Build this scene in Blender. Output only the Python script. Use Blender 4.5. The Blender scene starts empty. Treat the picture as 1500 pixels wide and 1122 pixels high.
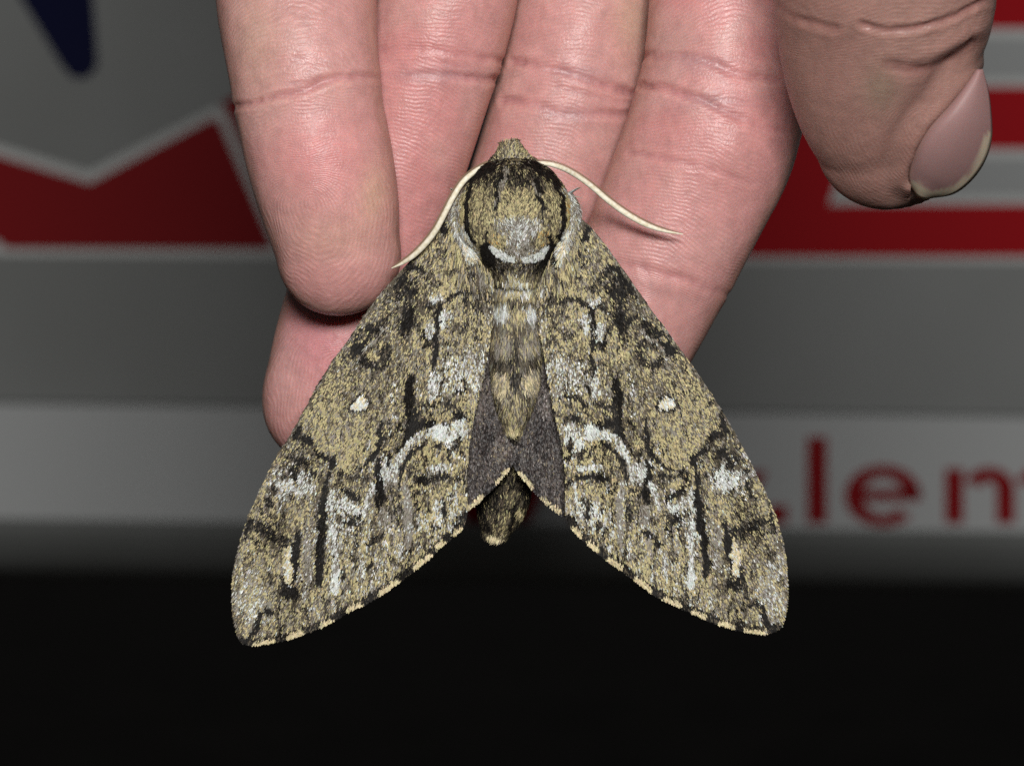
import bpy, bmesh, math, random
import numpy as np
from mathutils import Vector
from mathutils.bvhtree import BVHTree

# ------------------------------------------------------------------ camera, light, exposure
scene = bpy.context.scene
COL = scene.collection
rng = np.random.default_rng(7)
random.seed(7)
CAM_D = 0.40                       # lens to the plane y = 0 in which the moth sits (metres)
S = 0.115 / 1500                   # metres per photo pixel in that plane
CX, CY = 750.0, 561.0

cam_data = bpy.data.cameras.new('camera')
cam = bpy.data.objects.new('camera', cam_data)
COL.objects.link(cam)
cam.location = (0, -CAM_D, 0)
cam.rotation_euler = (math.radians(90), 0, 0)
cam_data.sensor_width = 36.0
cam_data.lens = 36.0 * CAM_D / 0.115
cam_data.clip_start = 0.01
cam_data.clip_end = 200
cam_data.dof.use_dof = True
cam_data.dof.focus_distance = CAM_D - 0.005
cam_data.dof.aperture_fstop = cam_data.lens / 3.6
scene.camera = cam

world = bpy.data.worlds.new('World')
scene.world = world
world.use_nodes = True
bg = world.node_tree.nodes['Background']
bg.inputs[0].default_value = (1.0, 1.0, 1.0, 1)
bg.inputs[1].default_value = 0.03

fl_data = bpy.data.lights.new('camera_flash', 'AREA')
fl_data.shape = 'RECTANGLE'
fl_data.size, fl_data.size_y = 0.13, 0.07
fl_data.energy = 2.15
fl_data.color = (1.0, 0.985, 0.96)
flash = bpy.data.objects.new('camera_flash', fl_data)
COL.objects.link(flash)
flash.location = (0.02, -CAM_D - 0.01, 0.12)
flash.rotation_euler = (Vector((0, 0.25, -0.02)) - flash.location).to_track_quat('-Z', 'Y').to_euler()

scene.view_settings.view_transform = 'Standard'
scene.view_settings.look = 'None'
scene.view_settings.exposure = 0
scene.view_settings.gamma = 1
scene.cycles.use_denoising = False
scene.cycles.max_bounces = 6

# ------------------------------------------------------------------ helpers
def P(px, py, ymm):
    """point on the ray of photo pixel (px, py) at depth y = ymm millimetres"""
    y = np.asarray(ymm, float) * 1e-3
    k = (CAM_D + y) / CAM_D * S
    return np.stack(np.broadcast_arrays((np.asarray(px, float) - CX) * k, y, (CY - np.asarray(py, float)) * k), -1)

def pix(co):
    k = (CAM_D + co[:, 1]) / CAM_D * S
    return co[:, 0] / k + CX, CY - co[:, 2] / k

def lin(*c):
    c = np.asarray(c, float) / 255.0
    return np.where(c <= 0.04045, c / 12.92, ((c + 0.055) / 1.055) ** 2.4)

def empty(name, loc, label, cat, group=None):
    o = bpy.data.objects.new(name, None)
    COL.objects.link(o)
    o.location = loc
    o.empty_display_size = 0.01
    o['label'] = label
    o['category'] = cat
    if group:
        o['group'] = group
    return o

def link(name, me, mat, parent=None, kind=None):
    o = bpy.data.objects.new(name, me)
    COL.objects.link(o)
    if mat:
        me.materials.append(mat)
    if parent:
        o.parent = parent
        pw = Vector((0, 0, 0)); q = parent
        while q:
            pw = pw + Vector(q.location); q = q.parent
        o.location = -pw
    if kind:
        o['kind'] = kind
    return o

def mesh_np(name, verts, faces, smooth=True):
    """verts (N,3); faces (M,k) all of one size, or a list of lists"""
    me = bpy.data.meshes.new(name)
    if isinstance(faces, list):
        me.from_pydata([tuple(v) for v in verts], [], faces)
    else:
        n, k = faces.shape
        me.vertices.add(len(verts)); me.vertices.foreach_set('co', np.asarray(verts, np.float32).ravel())
        me.loops.add(n * k); me.loops.foreach_set('vertex_index', faces.astype(np.int32).ravel())
        me.polygons.add(n); me.polygons.foreach_set('loop_start', (np.arange(n) * k).astype(np.int32))
    me.update(calc_edges=True)
    me.validate()
    if smooth:
        me.polygons.foreach_set('use_smooth', np.ones(len(me.polygons), bool))
    return me

def vcol(me, name, rgb):
    a = me.color_attributes.new(name, 'FLOAT_COLOR', 'POINT')
    c = np.ones((len(rgb), 4), np.float32); c[:, :3] = rgb
    a.data.foreach_set('color', c.ravel())

def vfloat(me, name, v):
    a = me.attributes.new(name, 'FLOAT', 'POINT')
    a.data.foreach_set('value', np.asarray(v, np.float32))

def mat_new(name, rough=0.5, spec=0.5, color=None):
    m = bpy.data.materials.new(name); m.use_nodes = True
    b = m.node_tree.nodes['Principled BSDF']
    b.inputs['Roughness'].default_value = rough
    b.inputs['Specular IOR Level'].default_value = spec
    if color is not None:
        b.inputs['Base Color'].default_value = (*color, 1)
    return m, m.node_tree, b

def node(nt, t, **kw):
    n = nt.nodes.new(t)
    for k, v in kw.items():
        if k in n.inputs:
            n.inputs[k].default_value = v
        else:
            setattr(n, k, v)
    return n

def grid_noise(w, h, cx, cy, seed):
    r = np.random.default_rng(seed)
    gw, gh = int(w / cx) + 3, int(h / cy) + 3
    g = r.standard_normal((gh, gw))
    ys, xs = np.arange(h) / cy, np.arange(w) / cx
    y0, x0 = ys.astype(int), xs.astype(int)
    fy, fx = (ys - y0)[:, None], (xs - x0)[None]
    fy, fx = fy * fy * (3 - 2 * fy), fx * fx * (3 - 2 * fx)
    return (g[y0][:, x0] * (1 - fy) * (1 - fx) + g[y0][:, x0 + 1] * (1 - fy) * fx
            + g[y0 + 1][:, x0] * fy * (1 - fx) + g[y0 + 1][:, x0 + 1] * fy * fx)

def seg_dist(X, Y, pts, widths=None):
    """distance from (X, Y) to a polyline, divided by the half width there when widths are given"""
    best = np.full(X.shape, 1e9)
    for i in range(len(pts) - 1):
        ax, ay = pts[i]; bx, by = pts[i + 1]
        dx, dy = bx - ax, by - ay
        L = dx * dx + dy * dy + 1e-9
        t = np.clip(((X - ax) * dx + (Y - ay) * dy) / L, 0, 1)
        d = np.hypot(X - ax - t * dx, Y - ay - t * dy)
        if widths is not None:
            d = d / ((widths[i] + (widths[i + 1] - widths[i]) * t) * 0.5)
        best = np.minimum(best, d)
    return best

def in_poly(X, Y, poly):
    inside = np.zeros(X.shape, bool)
    n = len(poly)
    for i in range(n):
        x1, y1 = poly[i]; x2, y2 = poly[(i + 1) % n]
        c = (y1 > Y) != (y2 > Y)
        xi = (x2 - x1) * (Y - y1) / ((y2 - y1) if y2 != y1 else 1e-9) + x1
        inside ^= c & (X < xi)
    return inside

def curve(pts, n):
    """Catmull-Rom through rows of pts, n samples"""
    p = np.asarray(pts, float)
    d = np.r_[0, np.cumsum(np.maximum(np.linalg.norm(np.diff(p[:, :2], axis=0), axis=1), 1e-6))]
    t = np.linspace(0, d[-1], n)
    m = np.gradient(p, d, axis=0)
    i = np.clip(np.searchsorted(d, t, 'right') - 1, 0, len(p) - 2)
    h = (d[i + 1] - d[i])[:, None]; u = ((t - d[i]))[:, None] / h
    return ((2 * u**3 - 3 * u**2 + 1) * p[i] + (u**3 - 2 * u**2 + u) * h * m[i]
            + (-2 * u**3 + 3 * u**2) * p[i + 1] + (u**3 - u**2) * h * m[i + 1])

def smooth(a, b, x):
    t = np.clip((x - a) / (b - a), 0, 1)
    return t * t * (3 - 2 * t)

def loft(secs, n=60, seg=48, tip=None, cap=True, blunt=2.2):
    """closed tube; secs rows = (px, py, y mm, half width px, half depth mm); tip = px of rounded end"""
    c = curve(secs, n)
    if tip:
        d = c[-1, :3] - c[-2, :3]
        d = d / max(np.hypot(d[0], d[1]), 1e-6)
        u = np.sin(np.linspace(0, math.pi / 2, 22))[1:-1]
        ext = np.zeros((len(u) + 1, 5))
        u = np.r_[u, 0.9985]
        ext[:, :3] = c[-1, :3] + d * (u * tip)[:, None]
        f = np.sqrt(np.clip(1 - u ** blunt, 0, 1))
        ext[:, 3] = c[-1, 3] * f; ext[:, 4] = c[-1, 4] * f
        c = np.vstack([c, ext])
    ctr = P(c[:, 0], c[:, 1], c[:, 2])
    tan = np.gradient(ctr, axis=0); tan /= np.linalg.norm(tan, axis=1)[:, None]
    lat = np.cross(tan, [0, 1, 0]); lat /= np.linalg.norm(lat, axis=1)[:, None]
    fro = np.cross(lat, tan)
    a = np.linspace(0, 2 * math.pi, seg, endpoint=False)
    k = (CAM_D + c[:, 2] * 1e-3) / CAM_D * S
    hw = (c[:, 3] * k)[:, None, None]; hd = (c[:, 4] * 1e-3)[:, None, None]
    V = ctr[:, None] + lat[:, None] * np.cos(a)[None, :, None] * hw + fro[:, None] * np.sin(a)[None, :, None] * hd
    m = len(c)
    verts = V.reshape(-1, 3)
    i, j = np.meshgrid(np.arange(m - 1), np.arange(seg), indexing='ij')
    j2 = (j + 1) % seg
    q = np.stack([i * seg + j, (i + 1) * seg + j, (i + 1) * seg + j2, i * seg + j2], -1).reshape(-1, 4)
    t = np.concatenate([q[:, [0, 1, 2]], q[:, [0, 2, 3]]])
    if cap:
        verts = np.vstack([verts, ctr[:1], ctr[-1:]])
        b = m * seg; jj = np.arange(seg); j2 = (jj + 1) % seg
        t = np.vstack([t, np.stack([np.full(seg, b), jj, j2], -1),
                       np.stack([np.full(seg, b + 1), (m - 1) * seg + j2, (m - 1) * seg + jj], -1)])
    return verts, t, c

def fix_normals(me):
    bm = bmesh.new(); bm.from_mesh(me)
    bmesh.ops.recalc_face_normals(bm, faces=bm.faces)
    bm.to_mesh(me); bm.free()

# ------------------------------------------------------------------ setting: ground
m_asph, nt, b = mat_new('asphalt', 0.9, 0.2)
tc = node(nt, 'ShaderNodeTexCoord')
nz = node(nt, 'ShaderNodeTexNoise', Scale=14.0, Detail=8.0)
nt.links.new(tc.outputs['Object'], nz.inputs['Vector'])
rp = node(nt, 'ShaderNodeValToRGB')
rp.color_ramp.elements[0].color = (0.02, 0.019, 0.018, 1); rp.color_ramp.elements[1].color = (0.10, 0.09, 0.08, 1)
nt.links.new(nz.outputs[0], rp.inputs[0]); nt.links.new(rp.outputs[0], b.inputs['Base Color'])
GZ = -0.33
me = mesh_np('ground', np.array([[-30, -6, GZ], [30, -6, GZ], [30, 60, GZ], [-30, 60, GZ]]), np.array([[0, 1, 2, 3]]), False)
g = link('ground', me, m_asph, kind='structure')
g['label'] = 'dark asphalt ground under the vehicle at night'

# ------------------------------------------------------------------ the vehicle panel behind
ROT = math.radians(-0.75)          # the panel leans a touch about the view axis
PROF = [(-1100, 502), (-300, 501), (596, 500), (600, 497), (770, 494), (786, 495), (800, 497), (815, 500),
        (830, 504), (842, 509), (850, 516), (856, 530)]          # (photo row, depth mm) down the face
PZ = [((CY - r) * S * (CAM_D + y * 1e-3) / CAM_D, y * 1e-3) for r, y in PROF]

def panel_pt(px, py, off=0.0):
    """where the ray of a photo pixel meets the leaning panel, moved off metres towards the lens"""
    u, v = (px - CX), (CY - py)
    c, s = math.cos(-ROT), math.sin(-ROT)
    u, v = u * c - v * s, u * s + v * c
    k = v * S / CAM_D
    for (z0, y0), (z1, y1) in zip(PZ[:-1], PZ[1:]):
        den = (z1 - z0) - k * (y1 - y0)
        t = (k * (CAM_D + y0) - z0) / den
        if -1e-6 <= t <= 1 + 1e-6:
            break
    y = y0 + (y1 - y0) * t
    x = u * S * (CAM_D + y) / CAM_D; z = z0 + (z1 - z0) * t
    y -= off
    c, s = math.cos(ROT), math.sin(ROT)
    return (x * c - z * s, y, x * s + z * c)

panel = empty('vehicle_panel', (0, 0.7, -0.1), 'grey painted vehicle panel with red and blue lettering behind the hand', 'vehicle panel')
m_paint, nt, b = mat_new('grey_paint', 0.42, 0.4)
tc = node(nt, 'ShaderNodeTexCoord'); nz = node(nt, 'ShaderNodeTexNoise', Scale=9.0, Detail=5.0)
nt.links.new(tc.outputs['Object'], nz.inputs['Vector'])
rp = node(nt, 'ShaderNodeValToRGB')
rp.color_ramp.elements[0].position = 0.3; rp.color_ramp.elements[0].color = (0.27, 0.28, 0.27, 1)
rp.color_ramp.elements[1].position = 0.75; rp.color_ramp.elements[1].color = (0.39, 0.405, 0.40, 1)
nt.links.new(nz.outputs[0], rp.inputs[0]); nt.links.new(rp.outputs[0], b.inputs['Base Color'])

XW = 0.75
prof = np.array(PZ)
back = np.array([[PZ[-1][0] + 0.004, 0.60], [PZ[-1][0] + 0.004, 1.1], [PZ[0][0], 1.1]])
ring = np.vstack([prof, back])
v = []
for x in (-XW, XW):
    for z, y in ring:
        v.append((x * math.cos(ROT) - z * math.sin(ROT), y, x * math.sin(ROT) + z * math.cos(ROT)))
n = len(ring)
f = [[i, (i + 1) % n, n + (i + 1) % n, n + i] for i in range(n)] + [list(range(n))[::-1], list(range(n, 2 * n))]
me = mesh_np('body', v, f, False); fix_normals(me)
link('body', me, m_paint, panel)

def decal(name, poly, mat, off=0.0006, label=None, quads=None):
    """flat vinyl piece on the panel: outline (or list of quads) in photo pixels"""
    bm = bmesh.new()
    for pl in (quads or [poly]):
        fr = [bm.verts.new(panel_pt(x, y, off)) for x, y in pl]
        bk = [bm.verts.new(panel_pt(x, y, 0.0001)) for x, y in pl]
        bm.faces.new(fr)
        for i in range(len(pl)):
            j = (i + 1) % len(pl)
            bm.faces.new((fr[i], bk[i], bk[j], fr[j]))
    bmesh.ops.recalc_face_normals(bm, faces=bm.faces)
    me = bpy.data.meshes.new(name); bm.to_mesh(me); bm.free()
    o = link(name, me, mat, panel)
    if label:
        o['label'] = label
    return o

m_red, _, _ = mat_new('red_vinyl', 0.5, 0.08, (0.60, 0.006, 0.014))
m_dred, _, _ = mat_new('dark_red_vinyl', 0.5, 0.08, (0.36, 0.012, 0.016))
m_blue, _, _ = mat_new('blue_vinyl', 0.5, 0.08, (0.003, 0.005, 0.05))
m_white, _, _ = mat_new('white_vinyl', 0.45, 0.4, (0.80, 0.82, 0.80))
m_grey, _, _ = mat_new('light_grey_vinyl', 0.45, 0.4, (0.50, 0.52, 0.52))
m_band, _, _ = mat_new('pale_band_vinyl', 0.45, 0.3, (0.70, 0.72, 0.72))
decal('pale_band', [(-3500, 546.4), (5000, 657.6), (5000, 824.6), (-3500, 713.4)], m_band, 0.0003, 'pale grey band that carries the small red lettering')

# big letter on the left: white rim under red
decal('letter_outline', [(-200, 162), (0, 214), (130, 252), (318, 156), (334, 168), (416, 378), (-4, 374), (-16, 366), (-200, 366)], m_white, 0.0004)
decal('letter', [(-200, 176), (0, 229), (132, 269), (312, 174), (322, 180), (402, 365), (8, 364), (-2, 352), (-200, 352)], m_dred, 0.0009,
      'dark red letter edge with a notched top')
decal('letter', [(326, 152), (470, 70), (640, 365), (420, 365)], m_dred, 0.0009, 'dark red letter hidden behind the fingers')
# blue letter foot
decal('letter', [(20, -20), (-120, -320), (160, -320), (135, -20), (141, 60), (143, 92), (138, 106), (128, 114), (114, 116), (102, 110), (90, 95)], m_blue, 0.0009,
      'dark blue letter foot with a rounded tip')
# big red block letter on the right with light bars
decal('letter_outline', [(1010, 385), (1120, -60), (1900, -60), (1900, 385)], m_white, 0.0003)
decal('letter', [(1020, 376), (1130, -50), (1900, -50), (1900, 376)], m_red, 0.0008, 'large red block letter with light grey bars')
for y0, y1, xl in ((43, 128, 1290), (219, 300, 1214)):
    decal('letter_outline', [(xl, y1), (xl + 26, y0), (1900, y0), (1900, y1)], m_white, 0.0012)
    decal('letter_bar', [(xl + 12, y1 - 13), (xl + 34, y0 + 13), (1900, y0 + 13), (1900, y1 - 13)], m_grey, 0.0016)

# the small web address
def arc(cx, cy, rx, ry, tx, ty, a0, a1, n=26):
    q = []
    a = np.radians(np.linspace(a0, a1, n))
    for s, t in zip(a[:-1], a[1:]):
        q.append([(cx + rx * math.cos(s), cy - ry * math.sin(s)), (cx + rx * math.cos(t), cy - ry * math.sin(t)),
                  (cx + (rx - tx) * math.cos(t), cy - (ry - ty) * math.sin(t)), (cx + (rx - tx) * math.cos(s), cy - (ry - ty) * math.sin(s))])
    return q
def rect(x0, y0, x1, y1):
    return [(x0, y0), (x1, y0), (x1, y1), (x0, y1)]
m_txt, _, _ = mat_new('red_lettering', 0.5, 0.08, (0.40, 0.004, 0.008))
for x0 in (655, 812, 969):
    w, t = 148, 26
    qs = []
    for xa, xb in ((x0, x0 + w * .28), (x0 + w * .5 - 10, x0 + w * .28), (x0 + w * .5 - 10, x0 + w * .72), (x0 + w - 20, x0 + w * .72)):
        qs.append([(xa, 690), (xa + t, 690), (xb + t * .5, 766), (xb - t * .5, 766)])
    decal('letter', None, m_txt, 0.0008, quads=qs)
decal('full_stop', rect(1124, 740, 1153, 766), m_txt, 0.0008)
decal('letter', rect(1182, 640, 1211, 766), m_txt, 0.0008)
decal('letter', None, m_txt, 0.0008, quads=arc(1293, 726, 56, 45, 27, 17, 0, 318) + [rect(1262, 717, 1349, 733)])
decal('letter', None, m_txt, 0.0008, quads=[rect(1384, 686, 1411, 766), rect(1459, 716, 1486, 766), rect(1534, 716, 1561, 766)]
      + arc(1448.5, 718, 37.5, 34, 27, 20, 0, 158) + arc(1523.5, 718, 37.5, 34, 27, 20, 0, 158))

# ------------------------------------------------------------------ the hand
R_ = 0.0767
def sec(px, py, y, w, d=0.86):
    return (px, py, y, w, w * R_ * d)
FINGERS = {
    'pinky': ([sec(450, -260, 9, 118), sec(436, -120, 4, 118), sec(434, 0, 1, 118), sec(445, 100, -1, 111), sec(454, 165, -1, 108.5), sec(468, 232, -1, 107.5),
               sec(484, 305, -0.5, 101.5), sec(495, 365, .4, 92)], 97),
    'ring': ([sec(668, -260, 12, 114), sec(662, -120, 10, 109), sec(652, 0, 9, 105), sec(620, 115, 9.5, 103), sec(576, 255, 10.5, 101), sec(532, 395, 11.5, 98),
              sec(497, 500, 12, 95), sec(478, 562, 12.5, 90)], 118),
    'middle': ([sec(905, -260, 21, 106), sec(885, -120, 18, 104), sec(858, 0, 15.5, 103), sec(836, 115, 15, 105), sec(802, 235, 15.5, 105), sec(752, 375, 16, 100),
                sec(705, 505, 16, 96), sec(680, 570, 16, 88)], 80),
    'index': ([sec(1085, -260, 11, 124), sec(1075, -120, 8, 119), sec(1066, 0, 6.5, 115), sec(1061, 110, 6, 121), sec(1043, 200, 6.2, 127), sec(1005, 290, 6.8, 122),
               sec(962, 385, 7.5, 115), sec(915, 490, 8.5, 105), sec(885, 555, 9.5, 95)], 85),
    'thumb': ([sec(1210, -420, -20, 200, .8), sec(1275, -240, -25, 172, .8), sec(1296, -110, -24, 164, .8), sec(1296, 0, -20, 163, .76), sec(1293, 80, -16.5, 149, .76), sec(1303, 145, -13.5, 138, .72),
               sec(1316, 190, -11, 126, .68)], 103),
}
hv, ht, off = [], [], 0
spines = {}
def add_tube(v, t):
    global off
    hv.append(v); ht.append(t + off); off += len(v)
for nm, (ss, tp) in FINGERS.items():
    v, t, c = loft(ss, 70, 56, tip=tp, blunt=2.3 if nm != 'thumb' else 2.1)
    add_tube(v, t); spines[nm] = c
WR = (800, -1500)
for nm, dx in (('pinky', -190), ('ring', -80), ('middle', 50), ('index', 160)):
    a = FINGERS[nm][0][0]
    v, t, c = loft([(a[0], a[1] + 120, a[2], a[3] * .95, a[4] * .95), (a[0], a[1], a[2] + 1, a[3] * 1.08, a[4] * 1.2),
                    (a[0] * .8 + (WR[0] + dx) * .2, -560, 12, 165, 12.5), (a[0] * .45 + (WR[0] + dx) * .55, -1000, 12, 170, 14), (WR[0] + dx, WR[1], 12, 165, 14)], 40, 40, tip=60)
    add_tube(v, t)
v, t, c = loft([(1262, -260, -24, 165, 10), (1190, -480, -14, 230, 15), (1060, -800, 0, 250, 16), (930, -1180, 8, 210, 15), (880, -1450, 12, 180, 14)], 40, 40, tip=60)
add_tube(v, t)
v, t, c = loft([(480, -250, 8, 40, 3), (500, -330, 6, 110, 8), (520, -420, 5, 160, 11), (500, -800, 4, 190, 14), (600, -1250, 9, 170, 14)], 40, 40, tip=80)      # heel of the palm
add_tube(v, t)
v, t, c = loft([(800, -1250, 12, 300, 18), (820, -1600, 15, 300, 20), (860, -2100, 22, 330, 24), (900, -2700, 32, 370, 29)], 40, 48, tip=40)
add_tube(v, t)
raw = mesh_np('hand_raw', np.vstack(hv), np.vstack(ht))
fix_normals(raw)
tmp = bpy.data.objects.new('hand_raw', raw); COL.objects.link(tmp)
md = tmp.modifiers.new('r', 'REMESH'); md.mode = 'VOXEL'; md.voxel_size = 0.00038; md.adaptivity = 0
md2 = tmp.modifiers.new('s', 'SMOOTH'); md2.factor = 0.5; md2.iterations = 4
dg = bpy.context.evaluated_depsgraph_get()
hand_me = bpy.data.meshes.new_from_object(tmp.evaluated_get(dg))
bpy.data.objects.remove(tmp)
hand_me.name = 'hand'
nv = len(hand_me.vertices)
co = np.empty(nv * 3, np.float32); hand_me.vertices.foreach_get('co', co); co = co.reshape(-1, 3).astype(float)
nr = np.empty(nv * 3, np.float32); hand_me.vertex_normals.foreach_get('vector', nr); nr = nr.reshape(-1, 3).astype(float)
px, py = pix(co)
# which finger each point belongs to, and its place along / across it
best = np.full(nv, 1e9); fid = np.zeros(nv, int); alongmm = np.zeros(nv); acrossmm = np.zeros(nv); flen = np.zeros(nv)
vis = (py > -300)
vi = np.where(vis)[0]
for k, (nm, c) in enumerate(spines.items()):
    sp = P(c[:, 0], c[:, 1], c[:, 2])
    dl = np.r_[0, np.cumsum(np.linalg.norm(np.diff(sp, axis=0), axis=1))] * 1000
    rad = np.maximum(c[:, 3] * R_ * 1e-3, 0.004)
    for ch in np.array_split(vi, max(1, len(vi) // 20000)):
        D = np.linalg.norm(co[ch][:, None] - sp[None], axis=2)
        i = np.argmin(D / rad[None], axis=1)
        d = D[np.arange(len(ch)), i] / rad[i]
        u = d < best[ch]
        ci = ch[u]; ii = i[u]
        best[ci] = d[u]; fid[ci] = k
        tg = np.gradient(sp, axis=0); tg /= np.linalg.norm(tg, axis=1)[:, None]
        la = np.cross(tg, [0, 1, 0]); la /= np.linalg.norm(la, axis=1)[:, None]
        rel = co[ci] - sp[ii]
        alongmm[ci] = dl[-1] - (dl[ii] + np.einsum('ij,ij->i', rel, tg[ii]) * 1000)
        acrossmm[ci] = np.einsum('ij,ij->i', rel, la[ii]) * 1000

def ridge_phase(fid, u, t, nm_n):
    """skin ridges: loops on the finger pads, cross lines above the last joint"""
    core = np.array([14.0, 12.0, 13.0, 13.0, 15.0])[fid]
    lean = np.array([-1.5, 1.5, 1.0, 2.0, 2.0])[fid]
    tt = t - lean
    loop = np.sqrt((tt * 1.0) ** 2 + ((u - core) * 0.62) ** 2 + 0.15)
    arch = u * 0.95 + 0.035 * tt ** 2 - core * 0.3
    m = smooth(core - 1, core + 8, u)
    return loop * (1 - m) + arch * m

class VN:                     # cheap smooth 3-D noise from sines
    def __init__(s, seed, k):
        r = np.random.default_rng(seed)
        s.f = r.standard_normal((14, 3)) * k; s.p = r.uniform(0, 6.28, 14)
    def __call__(s, c):
        return np.sin(c @ s.f.T + s.p).sum(1) / math.sqrt(7)
n_lo, n_mid, n_hi = VN(1, 110), VN(2, 420), VN(3, 1300)
noise_lo, noise_mid, noise_hi = n_lo(co), n_mid(co), n_hi(co)
ph = ridge_phase(fid, alongmm + 0.28 * noise_mid, acrossmm + 0.3 * noise_mid, None) + 0.07 * noise_hi
vfloat(hand_me, 'ridge', ph * (2 * math.pi / 0.46))

front = smooth(0.1, 0.5, -nr[:, 1])
# creases: (polyline in pixels, width px, depth mm, which finger)
CREASES = [
    ([(338, 156), (370, 152), (410, 142), (450, 132), (480, 122), (520, 113), (558, 112)], 9, .34, 0),
    ([(430, 124), (470, 118), (500, 108)], 8, .14, 0),
    ([(345, 100), (400, 92), (470, 88)], 14, .10, 0),
    ([(555, 72), (600, 68), (640, 72), (690, 80), (742, 92)], 10, .26, 1),
    ([(560, 108), (610, 106), (650, 108), (690, 116), (735, 122)], 10, .30, 1),
    ([(562, 88), (620, 86), (680, 98)], 8, .12, 1),
    ([(752, 92), (790, 96), (830, 106), (870, 120), (930, 140)], 11, .30, 2),
    ([(738, 150), (780, 152), (810, 164), (850, 166), (925, 168)], 11, .26, 2),
    ([(820, 128), (870, 140), (925, 152)], 8, .12, 2),
    ([(945, 84), (985, 84), (1020, 84), (1050, 96), (1090, 112), (1140, 120)], 11, .22, 3),
    ([(940, 128), (985, 136), (1020, 146), (1060, 162), (1100, 176), (1160, 190)], 10, .34, 3),
    ([(1050, 146), (1090, 150), (1130, 160)], 8, .14, 3),
    ([(925, 226), (980, 234), (1030, 244), (1060, 254), (1100, 268)], 9, .16, 3),
    ([(905, 380), (950, 392), (985, 404), (1015, 412), (1050, 424), (1095, 430)], 11, .32, 3),
    ([(930, 396), (960, 404), (990, 418)], 7, .12, 3),
    ([(1262, 38), (1300, 46), (1345, 44), (1390, 30), (1440, 8)], 8, .24, 4),
    ([(1140, 8), (1165, 26), (1200, 40), (1225, 46)], 10, .16, 4),
    ([(1300, 98), (1350, 104), (1390, 92), (1420, 66)], 18, .22, 4),
]
crease = np.zeros(nv); disp = np.zeros(nv)
for pts, w, dep, k in CREASES:
    xs = [p[0] for p in pts]; ys = [p[1] for p in pts]
    sel = (px > min(xs) - 40) & (px < max(xs) + 40) & (py > min(ys) - 40) & (py < max(ys) + 40) & (fid == k) & (nr[:, 1] < 0.1)
    ii = np.where(sel)[0]
    if len(ii) == 0:
        continue
    cp = curve(pts, 24)
    d = seg_dist(px[ii] + 1.5 * noise_hi[ii], py[ii] + 2.2 * noise_mid[ii], [tuple(q) for q in cp])
    g1 = np.exp(-(d / (w * .55)) ** 2)
    g2 = np.exp(-(d / (w * 1.9)) ** 2)
    vary = np.clip(.8 + .30 * noise_mid[ii] + .12 * noise_hi[ii], .25, 1.2)
    disp[ii] += np.cos(d * .62 + 1.2 * noise_hi[ii]) * np.exp(-(d / 24) ** 2) * .055 * min(1, dep / .25) * smooth(-.8, .9, noise_mid[ii])
    g1 = g1 * vary
    disp[ii] += -dep * 1.25 * g1 + dep * .42 * (g2 - g1)
    crease[ii] = np.maximum(crease[ii], g1 * min(1, dep / .3))
# fleshy pads and the sunken nail wall of the thumb
def blob(cx, cy, rx, ry, ang=0):
    a = math.radians(ang)
    X, Y = px - cx, py - cy
    return np.exp(-(((X * math.cos(a) + Y * math.sin(a)) / rx) ** 2 + ((-X * math.sin(a) + Y * math.cos(a)) / ry) ** 2)) * front
T = fid == 4
disp += (-0.9 * blob(1395, 95, 40, 16, -38) - 0.55 * blob(1330, 262, 10, 26, 20) + 0.5 * blob(1400, 60, 50, 14, -28)) * T
NAIL_L = [(1440, 98), (1412, 128), (1388, 157), (1360, 186), (1343, 214), (1334, 246), (1334, 268)]
ii = np.where(T & (px > 1250) & (py > 40) & (nr[:, 1] < .2))[0]
dn = seg_dist(px[ii], py[ii], NAIL_L)
under = px[ii] > np.interp(py[ii], [q_[1] for q_ in NAIL_L], [q_[0] for q_ in NAIL_L])
fade = smooth(70, 130, py[ii])
disp[ii] += fade * np.where(under & (py[ii] > 98), -.55 * smooth(0, 8, dn), .55 * np.exp(-((dn - 8) / 9) ** 2) - .35 * np.exp(-((dn - 34) / 12) ** 2))
disp += 0.5 * blob(1080, 215, 60, 40) * (fid == 3) + 0.35 * blob(835, 50, 60, 40) * (fid == 2) + 0.06 * noise_mid * front
co2 = co + nr * (disp * 1e-3)[:, None]
hand_me.vertices.foreach_set('co', co2.astype(np.float32).ravel())
hand_me.polygons.foreach_set('use_smooth', np.ones(len(hand_me.polygons), bool))
hand_me.update()

# skin colour: pink palm side, redder pads, yellowish pressure marks, tanned thumb side with part of its shade painted in
base = np.tile(np.array([0.545, 0.288, 0.268]), (nv, 1))
def mixc(w, c, k=1.0):
    global base
    w = np.clip(w * k, 0, 1)[:, None]
    base = base * (1 - w) + np.array(c) * w
mixc(smooth(-1.0, 1.4, noise_lo), (0.55, 0.225, 0.22), .7)
mixc(smooth(-0.4, 1.8, noise_mid), (0.57, 0.35, 0.31), .45)
dist_tip = smooth(26, 8, alongmm)
mixc(dist_tip * (fid != 4) * front, (0.55, 0.262, 0.24), .45)
mixc(blob(470, 230, 75, 70) * (fid == 0), (0.60, 0.235, 0.235), .75)
mixc(blob(420, 330, 50, 50) * (fid == 0), (0.54, 0.30, 0.27), .5)
mixc(blob(548, 285, 20, 42, 8) * (fid == 0), (0.62, 0.41, 0.28), .55)
mixc(blob(490, 350, 60, 30) * (fid == 0), (0.58, 0.34, 0.27), .5)
mixc(blob(370, 60, 40, 90) * (fid == 0), (0.56, 0.36, 0.28), .6)
mixc(blob(460, 500, 70, 60) * (fid == 1), (0.60, 0.25, 0.27), .8)
mixc(blob(415, 540, 30, 70) * (fid == 1), (0.60, 0.36, 0.33), .5)
mixc(blob(930, 30, 30, 60) * (fid == 2), (0.56, 0.37, 0.28), .8)
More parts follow.
